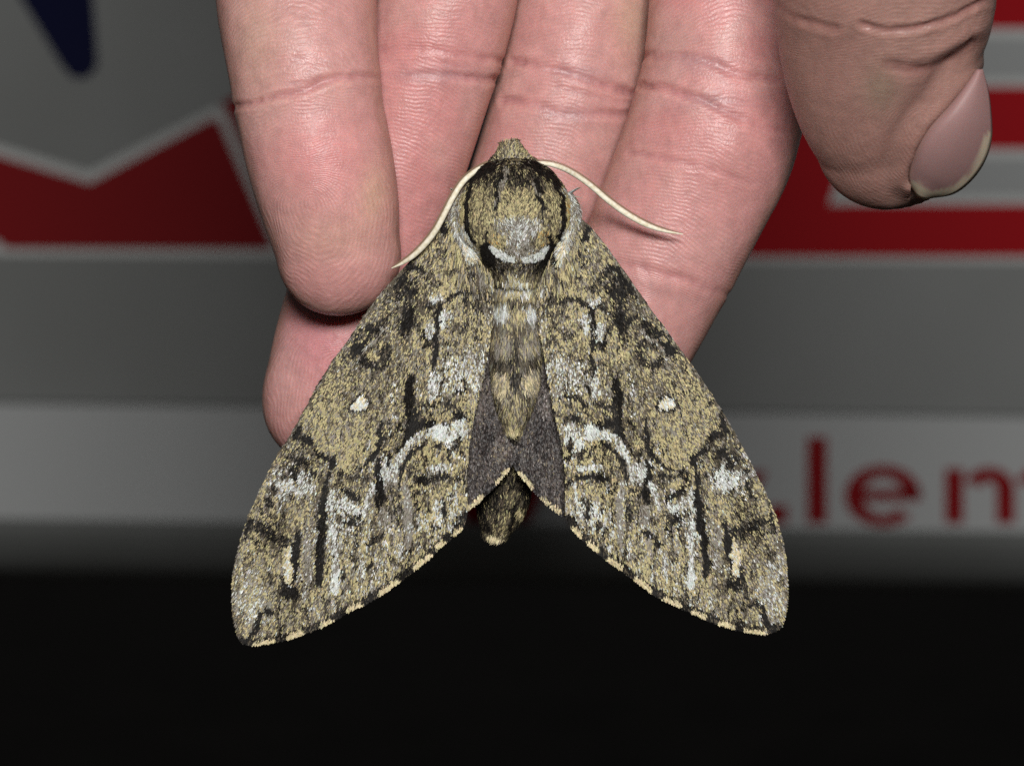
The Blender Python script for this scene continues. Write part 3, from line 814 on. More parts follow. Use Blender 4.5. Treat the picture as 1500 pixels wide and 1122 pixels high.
# scalloped lines of the inner half
for pts_, wd_, w_ in (([(606, 612), (612, 606), (620, 608), (627, 603), (634, 606)], 4, DARK), ([(648, 604), (656, 600), (664, 594), (674, 588), (684, 586)], 4, DUSK),
        ([(636, 652), (644, 656), (652, 653), (660, 660), (668, 656), (676, 664)], 5, DARK), ([(600, 690), (606, 678), (616, 670), (628, 668)], 4, DUSK), ([(566, 660), (574, 668), (572, 680)], 5, DARK),
        ([(500, 690), (508, 696), (518, 700), (528, 694), (536, 700)], 5, DARK), ([(508, 752), (514, 758), (524, 756), (532, 762)], 4, DARK), ([(486, 690), (494, 698), (496, 712)], 4, DUSK),
        ([(412, 700), (420, 694), (430, 700), (436, 712)], 4, DUSK), ([(396, 752), (404, 758), (412, 766), (424, 768)], 5, DUSK), ([(560, 470), (572, 462), (584, 466), (590, 478)], 5, DARK),
        ([(566, 420), (574, 416), (580, 424), (590, 420)], 6, DARK), ([(604, 470), (612, 476), (620, 486), (622, 498)], 5, DARK), ([(590, 505), (600, 512), (606, 524)], 4, DUSK), ([(650, 500), (660, 506), (672, 500)], 4, DUSK)):
    stroke(pts_, wd_, w_, .95)
# front edge of each wing, dark grey strip
stroke(L_OUT[1:14], 7, kinds(D=.5, G=.30, K=.15, T=.05), .75, both=False); stroke(R_OUT[1:15], 7, kinds(D=.5, G=.30, K=.15, T=.05), .75, both=False)
# white cell spot with its dark ring
SPOT = [(514, 597), (519, 589), (528, 579), (537, 582), (541, 591), (537, 597), (524, 600)]
for sp_ in (SPOT, [(963, 596), (966, 587), (976, 579), (985, 585), (990, 592), (985, 597), (970, 599)]):
    stroke(sp_ + sp_[:1], 9, DARK, .95, both=False, raw=True)
    m = in_poly(GX, GY, sp_).astype(float)
    paint(m, kinds(W=.55, C=.45), 1)
stroke([(510, 596), (486, 606)], 4, DUSK, .6)
# fringe along the outer edge
stroke(L_MAR[:-1], 18, kinds(D=.25, K=.75), .95, both=False, raw=True); stroke(R_MAR[:-1], 18, kinds(D=.25, K=.75), .95, both=False, raw=True)
def margin_part(mar, xa, xb):
    c = curve(mar, 400)
    s_ = (c[:, 0] >= min(xa, xb)) & (c[:, 0] <= max(xa, xb))
    return [tuple(q_) for q_ in c[s_][::4]]
for xa, xb in ((374, 401), (425, 443), (473, 487), (513, 529), (559, 585), (610, 630), (643, 653), (668, 677)):
    stroke(margin_part(L_MAR, xa, xb), 11, CREAM, 1, both=False, raw=True, soft=.2)
for xa, xb in ((1093, 1120), (1055, 1071), (1014, 1030), (975, 993), (931, 950), (888, 906), (863, 872), (838, 848)):
    stroke(margin_part(R_MAR, xa, xb), 11, CREAM, 1, both=False, raw=True, soft=.2)
WING_W = W.copy()

# hindwing map
W = np.zeros((MH, MW, 7)); W[:] = kinds(D=.46, G=.18, K=.30, T=.06)
patch(712, 640, 14, 26, kinds(K=.55, D=.35, G=.1), .7, 0, both=False); patch(795, 640, 14, 26, kinds(K=.55, D=.35, G=.1), .7, 0, both=False)
patch(735, 660, 12, 18, kinds(G=.4, D=.4, T=.2), .6, both=False); patch(705, 590, 8, 30, kinds(G=.45, D=.35, T=.2), .7, both=False); patch(800, 590, 8, 25, kinds(G=.5, D=.3, W=.2), .7, both=False)
HL_MAR = [(684, 747), (696, 738), (708, 727), (718, 717), (728, 707), (737, 697), (745, 687), (751, 678)]
HR_MAR = [(752, 680), (760, 691), (768, 702), (778, 713), (786, 722), (794, 730), (806, 741), (819, 750), (830, 758)]
stroke(HL_MAR, 14, kinds(K=.8, D=.2), .9, both=False, raw=True); stroke(HR_MAR, 14, kinds(K=.8, D=.2), .9, both=False, raw=True)
for mm, xa, xb in ((HL_MAR, 685, 707), (HL_MAR, 729, 744), (HR_MAR, 761, 778), (HR_MAR, 794, 819)):
    stroke(margin_part(mm, xa, xb), 9, CREAM, 1, both=False, raw=True, soft=.2)
HIND_W = W.copy()

# body map
W = np.zeros((MH, MW, 7)); W[:] = kinds(D=.42, T=.36, K=.14, G=.08)
nb = dict(both=False)
patch(752, 258, 66, 22, kinds(K=.55, D=.33, T=.12), .95, **nb)
patch(665, 300, 20, 40, kinds(G=.42, W=.26, D=.2, T=.12), 1, **nb); patch(838, 305, 18, 45, kinds(G=.42, W=.26, D=.2, T=.12), 1, **nb)
patch(672, 345, 14, 28, kinds(W=.34, G=.34, T=.22, D=.1), .9, 0, **nb); patch(842, 350, 10, 30, kinds(W=.34, G=.34, T=.22, D=.1), .9, **nb)
stroke([(686, 283), (677, 305), (678, 325)], 7, kinds(T=.75, D=.15, C=.1), .8, **nb); stroke([(828, 290), (833, 310), (832, 330)], 6, kinds(T=.7, O=.2, D=.1), .8, **nb)
stroke([(681, 330), (683, 350), (690, 374)], [10, 17, 18], kinds(W=.45, C=.4, G=.15), 1, **nb); stroke([(831, 336), (826, 355), (820, 384)], [9, 15, 14], kinds(W=.4, C=.45, G=.15), 1, **nb)
patch(760, 300, 34, 22, kinds(T=.50, D=.38, K=.12), .8, **nb); patch(704, 320, 14, 40, kinds(T=.42, D=.40, K=.18), .8, **nb); patch(808, 320, 12, 40, kinds(T=.42, D=.40, K=.18), .8, **nb)
stroke([(742, 252), (733, 280), (727, 296)], 8, kinds(G=.5, W=.1, D=.4), .8, **nb); stroke([(780, 262), (789, 290)], 7, kinds(G=.5, D=.5), .7, **nb)
stroke([(735, 260), (731, 274), (726, 284)], 6, BLACK, .95, **nb); stroke([(730, 291), (725, 305)], 4, BLACK, .9, **nb)
stroke([(784, 264), (792, 284)], 8, BLACK, .95, **nb); stroke([(785, 289), (793, 299), (796, 314), (797, 330)], 4, BLACK, .9, **nb)
patch(762, 334, 32, 17, kinds(W=.34, G=.34, D=.24, T=.08), .85, **nb); patch(760, 352, 16, 12, kinds(W=.28, G=.36, D=.36), .8, **nb); patch(762, 368, 22, 10, kinds(G=.45, D=.4, W=.15), .9, **nb)
patch(724, 352, 9, 9, kinds(O=.2, T=.45, D=.35), 1, **nb); patch(798, 350, 9, 10, kinds(O=.18, T=.45, D=.37), .9, **nb)
stroke([(714, 340), (708, 358), (703, 372)], 4, BLACK, .8, **nb); stroke([(806, 345), (810, 360)], 5, BLACK, .9, **nb)
stroke([(711, 362), (719, 378), (735, 389), (752, 393)], [18, 27, 26, 22], BLACK, 1, raw=True, **nb); stroke([(809, 362), (804, 378), (790, 389), (770, 393)], [16, 26, 26, 22], BLACK, 1, raw=True, **nb)
stroke([(719, 362), (729, 371), (741, 377), (753, 380)], [7, 10, 11, 8], kinds(W=.94, G=.06), 1, raw=True, **nb); stroke([(802, 362), (793, 373), (782, 379), (768, 380)], [6, 11, 12, 8], kinds(W=.94, G=.06), 1, raw=True, **nb)
stroke([(694, 265), (689, 285), (685, 302), (683, 318), (685, 334), (692, 353)], [5, 7, 8, 8, 8, 5], BLACK, 1, **nb); stroke([(817, 278), (823, 295), (826, 312), (826, 328), (821, 348)], [5, 7, 8, 8, 5], BLACK, 1, **nb)
stroke([(697, 262), (722, 244), (752, 235), (782, 245), (808, 262), (817, 278)], [8, 10, 11, 11, 10, 8], BLACK, .95, **nb)
stroke([(722, 410), (738, 412), (757, 411), (778, 412), (794, 408)], 7, kinds(T=.5, D=.4, K=.1), .9, **nb); patch(733, 412, 12, 8, kinds(D=.5, K=.4, T=.1), .9, **nb); patch(780, 412, 12, 8, kinds(D=.5, K=.4, T=.1), .9, **nb)
patch(757, 392, 5, 12, DARK, .8, **nb)
# abdomen hair
patch(756, 500, 46, 110, kinds(D=.46, T=.16, G=.26, K=.12), 1, **nb)
patch(756, 424, 25, 17, kinds(G=.30, W=.26, T=.34, C=.06, D=.04), 1, **nb); patch(756, 442, 22, 6, kinds(D=.5, K=.25, T=.25), .8, **nb)
patch(737, 461, 11, 12, kinds(W=.66, G=.24, T=.10), 1, **nb); patch(776, 461, 10, 11, kinds(W=.66, G=.24, T=.10), 1, **nb); patch(757, 470, 12, 16, kinds(T=.45, D=.4, G=.15), .9, **nb)
stroke([(756, 480), (754, 510), (753, 548)], [8, 9, 8], kinds(K=.45, D=.45, T=.1), .9, **nb)
patch(737, 506, 11, 20, kinds(G=.55, D=.25, T=.2), .9, -15, **nb); patch(775, 506, 10, 20, kinds(G=.55, D=.25, T=.2), .9, 15, **nb)
patch(735, 534, 12, 9, kinds(D=.5, K=.4, G=.1), .85, **nb); patch(776, 534, 11, 9, kinds(D=.5, K=.4, G=.1), .85, **nb)
patch(733, 562, 15, 16, kinds(C=.42, G=.34, T=.2, D=.04), 1, -25, **nb); patch(778, 560, 14, 16, kinds(C=.42, G=.34, T=.2, D=.04), 1, 25, **nb)
patch(754, 556, 7, 14, DARK, .8, **nb); patch(752, 606, 15, 26, kinds(T=.40, D=.30, G=.24, K=.06), 1, **nb); patch(752, 632, 10, 5, kinds(C=.6, T=.35, D=.05), 1, -20, **nb)
patch(752, 650, 10, 10, DARK, .9, **nb)
patch(730, 735, 50, 50, kinds(D=.38, K=.50, T=.10, G=.02), 1, **nb); patch(748, 730, 7, 12, kinds(T=.4, D=.5, K=.1), .7, 20, **nb); patch(738, 765, 14, 14, kinds(T=.36, D=.5, K=.14), .8, **nb)  # tip hair darkened: shade of the wings put into its colours
stroke([(703, 740), (712, 775)], 5, BLACK, .8, **nb); stroke([(756, 740), (748, 772)], 5, BLACK, .8, **nb); stroke([(728, 745), (730, 770)], 4, DARK, .7, **nb); patch(763, 756, 6, 8, kinds(T=.6, C=.3, D=.1), .9, **nb)
patch(724, 792, 16, 9, kinds(C=.8, W=.1, T=.1), 1, **nb)
# head
patch(748, 216, 30, 24, kinds(T=.36, G=.24, D=.34, K=.06), 1, **nb)
BODY_W = W.copy()

CL1 = [grid_noise(MW, MH, 3, 9, 30 + k) for k in range(7)]
CL2 = [grid_noise(MW, MH, 26, 34, 50 + k) for k in range(7)]
def pick(Wm, x, y, fine=.60, broad=.16, r=rng, pal=None, temp=.62):
    i = np.clip(np.round(y - Y0).astype(int), 0, MH - 1); j = np.clip(np.round(x - X0).astype(int), 0, MW - 1)
    w = Wm[i, j].copy()
    # mixed areas clump; pure marks stay pure
    for k in range(7):
        w[:, k] *= np.exp(fine * CL1[k][i, j] * .8 + broad * CL2[k][i, j])
    g_ = -np.log(-np.log(r.uniform(1e-9, 1, w.shape)))
    k = np.argmax(np.log(w + 1e-6) + temp * g_, axis=1)
    c = (KIND if pal is None else pal)[k] * np.exp(r.normal(0, .16, (len(k), 1))) * np.exp(r.normal(0, .035, (len(k), 3)))
    return np.clip(c, 0, .95), k

def blades(name, root, d, nrm, L, Wd, col, lift, parent, mat, tipw=.55, curl=0.0):
    """many small scales or hairs as one mesh: three cross-sections each"""
    side = np.cross(d, nrm); side /= np.linalg.norm(side, axis=1)[:, None] + 1e-12
    L = L[:, None]; Wd = Wd[:, None]; lift = lift[:, None]
    p0 = root
    p1 = root + d * L * .55 + nrm * lift
    p2 = root + d * L + nrm * lift * (1.25 - curl)
    v = np.stack([p0 - side * Wd * .30, p0 + side * Wd * .30, p1 - side * Wd * .5, p1 + side * Wd * .5,
                  p2 - side * Wd * .5 * tipw, p2 + side * Wd * .5 * tipw], 1)
    n = len(root); bs = (np.arange(n) * 6)[:, None]
    f = np.concatenate([bs + np.array([[0, 1, 3, 2]]), bs + np.array([[2, 3, 5, 4]])])
    me = mesh_np(name, v.reshape(-1, 3), f, smooth=True)
    vcol(me, 'tint', np.repeat(col, 6, axis=0))
    return link(name, me, mat, parent, 'stuff')

def scale_mat(name, rough, spec):
    m, nt, b = mat_new(name, rough, spec)
    at = node(nt, 'ShaderNodeAttribute', attribute_name='tint'); nt.links.new(at.outputs['Color'], b.inputs['Base Color'])
    b.inputs['Sheen Weight'].default_value = 0.0
    return m
m_scale = scale_mat('wing_scales', .6, .16)
m_hind = scale_mat('hindwing_scales', .45, .3)
m_fur = scale_mat('body_fur', .6, .25)
m_memb, _, _ = mat_new('wing_membrane', .7, .2, (0.028, 0.023, 0.018))
m_chit, _, _ = mat_new('dark_cuticle', .6, .3, (0.03, 0.024, 0.018))

# ---- wing shapes
def wing_y(x, y):
    s = np.where(x < 752, -1.0, 1.0)
    t = np.abs(x - 752) / 400
    vx, vy = 752 + s * 42, 190.0
    ang = np.arctan2(np.abs(x - vx), np.maximum(y - vy, 1)); r = np.hypot(x - vx, y - vy)
    vein = .20 * np.cos(ang * 62) * smooth(180, 520, r)
    dome = -1.1 * np.exp(-((t - .22) / .2) ** 2)
    return -6.2 + 4.2 * t + dome + vein + 1.2 * smooth(.6, 1.0, t) ** 2
def hind_y(x, y):
    t = np.abs(x - 752) / 400
    return -4.3 + 1.6 * t + .12 * np.cos(x * .25) - .5 * smooth(700, 560, y)
def dir_wing(x, y):
    s = np.where(x < 752, -1.0, 1.0)
    vx = 752 + s * 55; vy = 185.0
    d = np.stack([(x - vx) * .92, y - vy], -1)
    d /= np.linalg.norm(d, axis=1)[:, None]
    return d
def lift3(fn, x, y, dxy, eps=2.0):
    """3-D tangent and normal at pixel (x, y) of a depth sheet for an image direction"""
    p = P(x, y, fn(x, y))
    t = P(x + dxy[:, 0] * eps, y + dxy[:, 1] * eps, fn(x + dxy[:, 0] * eps, y + dxy[:, 1] * eps)) - p
    s_ = P(x - dxy[:, 1] * eps, y + dxy[:, 0] * eps, fn(x - dxy[:, 1] * eps, y + dxy[:, 0] * eps)) - p
    t /= np.linalg.norm(t, axis=1)[:, None]
    n = np.cross(t, s_); n /= np.linalg.norm(n, axis=1)[:, None]
    n = np.where(n[:, 1:2] > 0, -n, n)
    return p, t, n

def dense(poly, step=5.0):
    out = []
    for i in range(len(poly)):
        a = np.array(poly[i], float); b_ = np.array(poly[(i + 1) % len(poly)], float)
        k = max(1, int(np.hypot(*(b_ - a)) / step))
        out += [tuple(a + (b_ - a) * q / k) for q in range(k)]
    return out
def sheet(name, poly, fn, mat, parent, thick=0.12):
    """thin solid wing blade from an outline, with interior points so that it can bend"""
    b2 = dense(poly, 7)
    xs = np.array([q[0] for q in b2]); ys = np.array([q[1] for q in b2])
    gx, gy = np.meshgrid(np.arange(xs.min(), xs.max(), 9), np.arange(ys.min(), ys.max(), 9))
    gx, gy = gx.ravel(), gy.ravel()
    ok = in_poly(gx, gy, poly) & (seg_dist(gx, gy, poly + poly[:1]) > 5)
    from mathutils.geometry import delaunay_2d_cdt
    vs = [Vector(q) for q in b2] + [Vector((a, c)) for a, c in zip(gx[ok], gy[ok])]
    res = delaunay_2d_cdt(vs, [], [list(range(len(b2)))], 1, 1e-4)
    vx = np.array([q[0] for q in res[0]]); vy = np.array([q[1] for q in res[0]])
    y = fn(vx, vy)
    top = P(vx, vy, y); bot = P(vx, vy, y + thick)
    n = len(vx)
    fs = [list(q) for q in res[2]]
    edge = {}
    for q in fs:
        for i in range(len(q)):
            e = (q[i], q[(i + 1) % len(q)])
            edge[e] = 1
    rim = [e for e in edge if (e[1], e[0]) not in edge]
    faces = fs + [[i + n for i in q[::-1]] for q in fs] + [[a, a + n, c + n, c] for a, c in rim]
    me = mesh_np(name, np.vstack([top, bot]), faces); fix_normals(me)
    return link(name, me, mat, parent)

def scatter(poly, per_px):
    xs = [q[0] for q in poly]; ys = [q[1] for q in poly]
    n = int((max(xs) - min(xs)) * (max(ys) - min(ys)) / per_px)
    x = rng.uniform(min(xs), max(xs), n); y = rng.uniform(min(ys), max(ys), n)
    ok = in_poly(x, y, poly)
    return x[ok], y[ok]

def jitter_dir(d, sig):
    a = rng.normal(0, sig, len(d))
    return np.stack([d[:, 0] * np.cos(a) - d[:, 1] * np.sin(a), d[:, 0] * np.sin(a) + d[:, 1] * np.cos(a)], -1)

KIND_H = np.array([lin(38, 33, 32), lin(68, 61, 58), lin(132, 120, 98), lin(106, 97, 91), lin(150, 142, 138), lin(206, 192, 154), lin(120, 100, 90)])
def scale_wing(name, poly, fn, Wm, parent, mat, per_px=1.0, sig=.10, Lpx=6.6, Wpx=1.55, tilt=.10, pal=None):
    x, y = scatter(poly, per_px)
    o = np.argsort(y); x, y = x[o], y[o]
    d = jitter_dir(dir_wing(x, y), sig)
    tx, ty = x + d[:, 0] * Lpx * .58 + rng.normal(0, .6, len(x)), y + d[:, 1] * Lpx * .58 + rng.normal(0, 1.3, len(x))
    col, k = pick(Wm, tx, ty, pal=pal)
    # keep scale tips inside the outline but for a ragged couple of pixels
    dd = seg_dist(tx, ty, poly + poly[:1]); inn = in_poly(tx, ty, poly)
    keep = inn | (dd < 2.0)
    x, y, d, col, k = x[keep], y[keep], d[keep], col[keep], k[keep]
    L = Lpx * rng.uniform(.75, 1.25, len(x)); tipx, tipy = x + d[:, 0] * L, y + d[:, 1] * L
    dt = seg_dist(tipx, tipy, poly + poly[:1]); out = ~in_poly(tipx, tipy, poly)
    L = np.where(out, np.maximum(L - np.maximum(dt - rng.uniform(0, 3.5, len(L)), 0), 3.5), L)
    p, t, n = lift3(fn, x, y, d)
    # random lean of each scale so that they catch the flash unevenly
    s_ = np.cross(t, n)
    n = n + s_ * rng.normal(0, tilt * 2.2, (len(x), 1)) + t * rng.normal(0, tilt, (len(x), 1)); n /= np.linalg.norm(n, axis=1)[:, None]
    root = p + np.array([0, -1, 0]) * (0.02e-3 + rng.uniform(0, .10e-3, len(x)))[:, None]
    wf = np.where((k == KT) | (k == KW) | (k == KC), 1.05, .95) * rng.uniform(.75, 1.25, len(x))
    return blades(name, root, t, n, L * S, Wpx * S * wf, col, rng.uniform(.06, .16, len(x)) * 1e-3, parent, mat, tipw=.72)

lf = sheet('forewing', L_POLY, wing_y, m_memb, moth)
rf = sheet('forewing', R_POLY, wing_y, m_memb, moth)
scale_wing('wing_scales', L_POLY, wing_y, WING_W, lf, m_scale)
scale_wing('wing_scales', R_POLY, wing_y, WING_W, rf, m_scale)
for po_, wg_ in (([(662, 318), (690, 335), (705, 375), (721, 405), (721, 440), (690, 440), (660, 410), (648, 360)], lf), ([(838, 318), (822, 335), (806, 375), (791, 405), (789, 440), (815, 440), (842, 410), (856, 360)], rf)):
    scale_wing('base_hairs', po_, lambda x, y: wing_y(x, y) - .35, WING_W, wg_, m_scale, per_px=9.0, sig=.2, Lpx=14.0, Wpx=1.2, tilt=.2)
HL_POLY = [(735, 470), (700, 480), (640, 560), (600, 660), (610, 710), (640, 735), (665, 745)] + HL_MAR + [(752, 665), (750, 620), (748, 560)]
HR_POLY = [(770, 470), (805, 480), (870, 560), (905, 660), (895, 710), (870, 740), (850, 752)] + HR_MAR[::-1] + [(753, 668), (755, 620), (757, 560)]
lh = sheet('hindwing', HL_POLY, hind_y, m_memb, moth, .1)
rh = sheet('hindwing', HR_POLY, hind_y, m_memb, moth, .1)
for po, hw in ((HL_POLY, lh), (HR_POLY, rh)):
    scale_wing('wing_scales', po, hind_y, HIND_W, hw, m_hind, per_px=1.6, sig=.2, Lpx=5.5, Wpx=1.6, tilt=.2, pal=KIND_H)

# ---- body
def body_part(name, secs, tip, mat, parent, n=50, seg=48):
    v, t, c = loft(secs, n, seg, tip=tip)
    me = mesh_np(name, v, t); fix_normals(me)
    return link(name, me, mat, parent), me, v, t
def fur(name, part, v, t, fn_dir, Lpx, Wpx, N, lift, Wm, sig=.18, stand=.10, ylim=None, back=.15):
    a, b_, c = v[t[:, 0]], v[t[:, 1]], v[t[:, 2]]
    fnrm = np.cross(b_ - a, c - a); ar = np.linalg.norm(fnrm, axis=1); fnrm /= ar[:, None] + 1e-20
    ctr = (a + b_ + c) / 3
    gc = v.mean(0)
    # outward normals measured from the part's spine
    sx = np.einsum('ij,ij->i', fnrm, ctr - gc); 
    fl = np.sign(sx); fl[fl == 0] = 1
    if np.mean(fl[fnrm[:, 1] < 0]) < 0:
        pass
    ok = np.ones(len(t), bool)
    pr = ar * ok; pr /= pr.sum()
    i = rng.choice(len(t), N * 2, p=pr)
    r1, r2 = rng.uniform(0, 1, len(i)), rng.uniform(0, 1, len(i)); r1 = np.sqrt(r1)
    p = a[i] * (1 - r1)[:, None] + b_[i] * (r1 * (1 - r2))[:, None] + c[i] * (r1 * r2)[:, None]
    nn = fnrm[i] * FLIP[name_key(name)]
    k = nn[:, 1] < back
    p, nn = p[k][:N], nn[k][:N]
    x, y = pix(p)
    d2 = jitter_dir(fn_dir(x, y), sig)
    t3 = np.stack([d2[:, 0], np.zeros(len(p)), -d2[:, 1]], -1)
    t3 -= nn * np.einsum('ij,ij->i', t3, nn)[:, None]
    t3 /= np.linalg.norm(t3, axis=1)[:, None] + 1e-9
    t3 = t3 + nn * (stand + rng.uniform(-.05, .12, len(p)))[:, None]; t3 /= np.linalg.norm(t3, axis=1)[:, None]
    L = Lpx(x, y) * rng.uniform(.7, 1.25, len(p))
    col, kk = pick(Wm, x + d2[:, 0] * L * .45, y + d2[:, 1] * L * .45, fine=.45, broad=.1)
    n2 = nn + np.cross(t3, nn) * rng.normal(0, .35, (len(p), 1)); n2 /= np.linalg.norm(n2, axis=1)[:, None]
    return blades(name, p - t3 * (L * S * .15)[:, None], t3, n2, L * S, Wpx * S * rng.uniform(.7, 1.3, len(p)), col, np.full(len(p), lift * 1e-3), part, m_fur, tipw=.35, curl=.35)
FLIP = {'f': 1.0}
def name_key(n): return 'f'
def orient(v, t):
    """make triangle winding face outwards"""
    a, b_, c = v[t[:, 0]], v[t[:, 1]], v[t[:, 2]]
    vol = np.einsum('ij,ij->i', a, np.cross(b_, c)).sum()
    return t if vol > 0 else t[:, ::-1]

th_secs = [(752, 238, -6.0, 26, 2.2), (752, 246, -6.1, 46, 3.2), (752, 262, -6.2, 64, 4.3), (752, 285, -6.2, 79, 5.0), (752, 312, -6.2, 86, 5.2), (753, 340, -6.0, 80, 4.9),
           (755, 365, -5.8, 60, 4.3), (757, 388, -5.5, 46, 3.6), (757, 405, -5.3, 38, 3.0)]
thorax, me_, v_, t_ = body_part('thorax', th_secs, 10, m_chit, moth)
t_ = orient(v_, t_)
def dir_thorax(x, y):
    s = np.sign(x - 757); a = np.abs(x - 757)
    dx = -s * .55 * smooth(42, 10, a) * smooth(262, 285, y) * smooth(372, 330, y) * smooth(1, 8, a) + s * .45 * smooth(265, 245, y) * smooth(5, 40, a) + s * .10 * smooth(45, 60, a) * smooth(320, 280, y) - s * .12 * smooth(50, 70, a) * smooth(330, 370, y)
    d = np.stack([dx, np.ones_like(x)], -1)
    return d / np.linalg.norm(d, axis=1)[:, None]
fur('fur', thorax, v_, t_, dir_thorax, lambda x, y: 8.0 - 2.2 * smooth(350, 358, y) * smooth(400, 392, y) + 7 * smooth(60, 80, np.abs(x - 755)) * smooth(310, 345, y) + 8 * smooth(385, 405, y), 1.3, 36000, .08, BODY_W)

head, me_, v_, t_ = body_part('head', [(746, 210, -6.0, 13, 1.3), (747, 217, -6.0, 17, 1.8), (748, 226, -6.0, 23, 2.2), (749, 238, -6.0, 34, 2.6), (751, 250, -6.0, 40, 2.8)], 6, m_chit, moth, 24, 32)
t_ = orient(v_, t_)
def dir_head(x, y):
    d = np.stack([(x - 747) * .035, np.full_like(x, -1.0)], -1)
    return d / np.linalg.norm(d, axis=1)[:, None]
fur('fur', head, v_, t_, dir_head, lambda x, y: 7.5 + 0 * x, 1.3, 4500, .08, BODY_W, sig=.3, stand=.2, back=.5)

abd_secs = [(757, 398, -4.6, 33, 2.4), (757, 440, -4.4, 35, 2.6), (756, 500, -4.2, 36, 2.7), (755, 560, -4.4, 33, 2.6), (754, 588, -4.2, 27, 2.5), (753, 614, -3.6, 19, 2.2), (752, 645, -2.2, 15, 2.0), (745, 690, .6, 30, 2.3),
            (738, 725, 2.4, 37, 2.4), (731, 755, 3.6, 31, 2.2), (726, 778, 4.2, 19, 1.5)]
abd, me_, v_, t_ = body_part('abdomen', abd_secs, 8, m_chit, moth, 70, 40)
t_ = orient(v_, t_)
def dir_abd(x, y):
    c = np.interp(y, [400, 600, 690, 800], [757, 753, 745, 724])
    a = (x - c)
    dx = a * .012 * smooth(480, 540, y) * smooth(640, 590, y) + np.interp(y, [400, 640, 700, 800], [0, 0, -.15, -.25])
    d = np.stack([dx, np.ones_like(x)], -1)
    return d / np.linalg.norm(d, axis=1)[:, None]
fur('fur', abd, v_, t_, dir_abd, lambda x, y: np.interp(y, [400, 440, 580, 640, 700, 770, 790], [15, 18, 18, 9, 10, 11, 15]), 1.4, 20000, .12, BODY_W, sig=.2, stand=.12)

# pale shoulder tufts either side of the thorax
def tuft(pts, wpx, y0, nhair, Lp, colw):
    c = curve(pts, 30)
    v, t, _ = loft([(p[0], p[1], y0, w_ * .8, .45) for p, w_ in zip(pts, wpx)], 24, 20, tip=4)
    me = mesh_np('shoulder_tuft', v, t); fix_normals(me)
    o = link('shoulder_tuft', me, m_chit, moth)
    t = orient(v, t)
    dd = np.gradient(c, axis=0)
    def fd(x, y):
        i = np.argmin(np.hypot(x[:, None] - c[None, :, 0], y[:, None] - c[None, :, 1]), axis=1)
        d = dd[i]; return d / np.linalg.norm(d, axis=1)[:, None]
    fur('fur', o, v, t, fd, lambda x, y: Lp + 5 + 0 * x, 1.3, nhair, .10, colw, sig=.30, stand=.18)
tuft([(676, 285), (671, 310), (676, 335), (683, 355), (690, 374)], [9, 12, 11, 9, 6], -6.8, 4200, 12, BODY_W)
tuft([(832, 285), (838, 310), (833, 335), (826, 358), (819, 377)], [8, 10, 10, 8, 5], -6.8, 4000, 12, BODY_W)

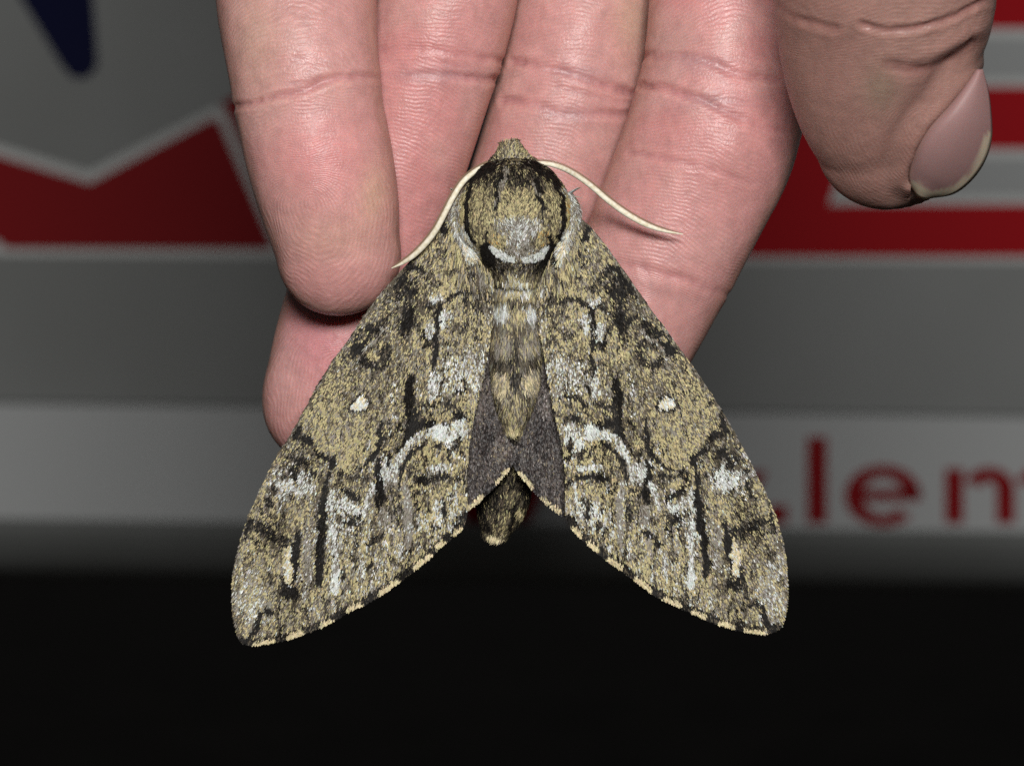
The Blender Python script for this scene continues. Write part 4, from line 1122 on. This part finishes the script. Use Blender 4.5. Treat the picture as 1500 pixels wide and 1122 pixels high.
# ---- antennae
m_ant, nt, b = mat_new('antenna', .5, .3, tuple(lin(226, 212, 178)))
tc = node(nt, 'ShaderNodeTexCoord'); nz = node(nt, 'ShaderNodeTexNoise', Scale=2500.0, Detail=3.0); nt.links.new(tc.outputs['Object'], nz.inputs['Vector'])
rp = node(nt, 'ShaderNodeValToRGB'); rp.color_ramp.elements[0].position = .3; rp.color_ramp.elements[1].position = .6
rp.color_ramp.elements[0].color = (*lin(214, 202, 170), 1); rp.color_ramp.elements[1].color = (*lin(240, 233, 214), 1)
nt.links.new(nz.outputs[0], rp.inputs[0]); nt.links.new(rp.outputs[0], b.inputs['Base Color'])
m_bris, _, _ = mat_new('antenna_bristles', .6, .3, (0.16, 0.10, 0.05))
def antenna(pts, outer):
    v, t, c = loft([(x, y, d, r * .86, r * .062) for x, y, d, r in pts], 70, 14, tip=3)
    me = mesh_np('antenna', v, t); fix_normals(me)
    o = link('antenna', me, m_ant, moth)
    c = curve([(x, y, d, r) for x, y, d, r in pts], 130)
    tn = np.gradient(c[:, :2], axis=0); tn /= np.linalg.norm(tn, axis=1)[:, None]
    s_ = np.stack([tn[:, 1], -tn[:, 0]], -1) * outer
    n = len(c)
    root = P(c[:, 0] + s_[:, 0] * c[:, 3] * .85, c[:, 1] + s_[:, 1] * c[:, 3] * .85, c[:, 2])
    d2 = s_ + tn * .5
    d3 = np.stack([d2[:, 0], np.zeros(n), -d2[:, 1]], -1); d3 /= np.linalg.norm(d3, axis=1)[:, None]
    me_b = blades('bristles', root, d3, np.tile([0., -1, 0], (n, 1)), np.full(n, 3.2 * S) * np.minimum(1, c[:, 3] / 3), np.full(n, 1.6 * S), np.tile([.16, .1, .05], (n, 1)), np.full(n, 0.0), o, m_bris, tipw=.3)
antenna([(716, 240, -7.0, 3), (698, 250, -7.8, 4.2), (680, 265, -8.4, 4.6), (665, 287, -8.6, 4.6), (652, 312, -8.4, 4.7), (638, 338, -8.0, 4.8), (620, 361, -7.4, 4.9), (600, 379, -6.7, 4.0), (585, 388, -6.2, 2.4), (576, 392, -6.0, 1.0)], -1)
antenna([(782, 239, -7.0, 2.8), (800, 240, -7.2, 3.8), (820, 245, -6.8, 4.3), (842, 256, -5.6, 4.5), (866, 273, -4.7, 4.6), (892, 295, -4.2, 4.8), (920, 315, -3.8, 4.9), (950, 331, -3.6, 4.2), (975, 339, -3.5, 2.6), (998, 343, -3.4, .9)], 1)

# ---- legs, folded under the body and holding on to the fingers
for pts in ([(735, 300, -4), (712, 292, -1), (690, 300, 2), (675, 318, 4.5)], [(735, 335, -4), (708, 338, -1), (688, 352, 2), (672, 372, 5)], [(738, 370, -4), (715, 385, -1), (700, 410, 2), (690, 440, 5)],
            [(775, 300, -4), (800, 292, -2), (822, 302, 0), (842, 322, 3)], [(775, 335, -4), (806, 338, -2), (835, 350, -1), (868, 372, 0)], [(770, 370, -4), (795, 385, -2), (825, 410, -1), (870, 440, .5)]):
    v, t, c = loft([(x, y, d, r, r * .0767) for (x, y, d), r in zip(pts, (9, 7, 5, 3))], 24, 12, tip=3)
    me = mesh_np('leg', v, t); fix_normals(me)
    link('leg', me, m_chit, moth)
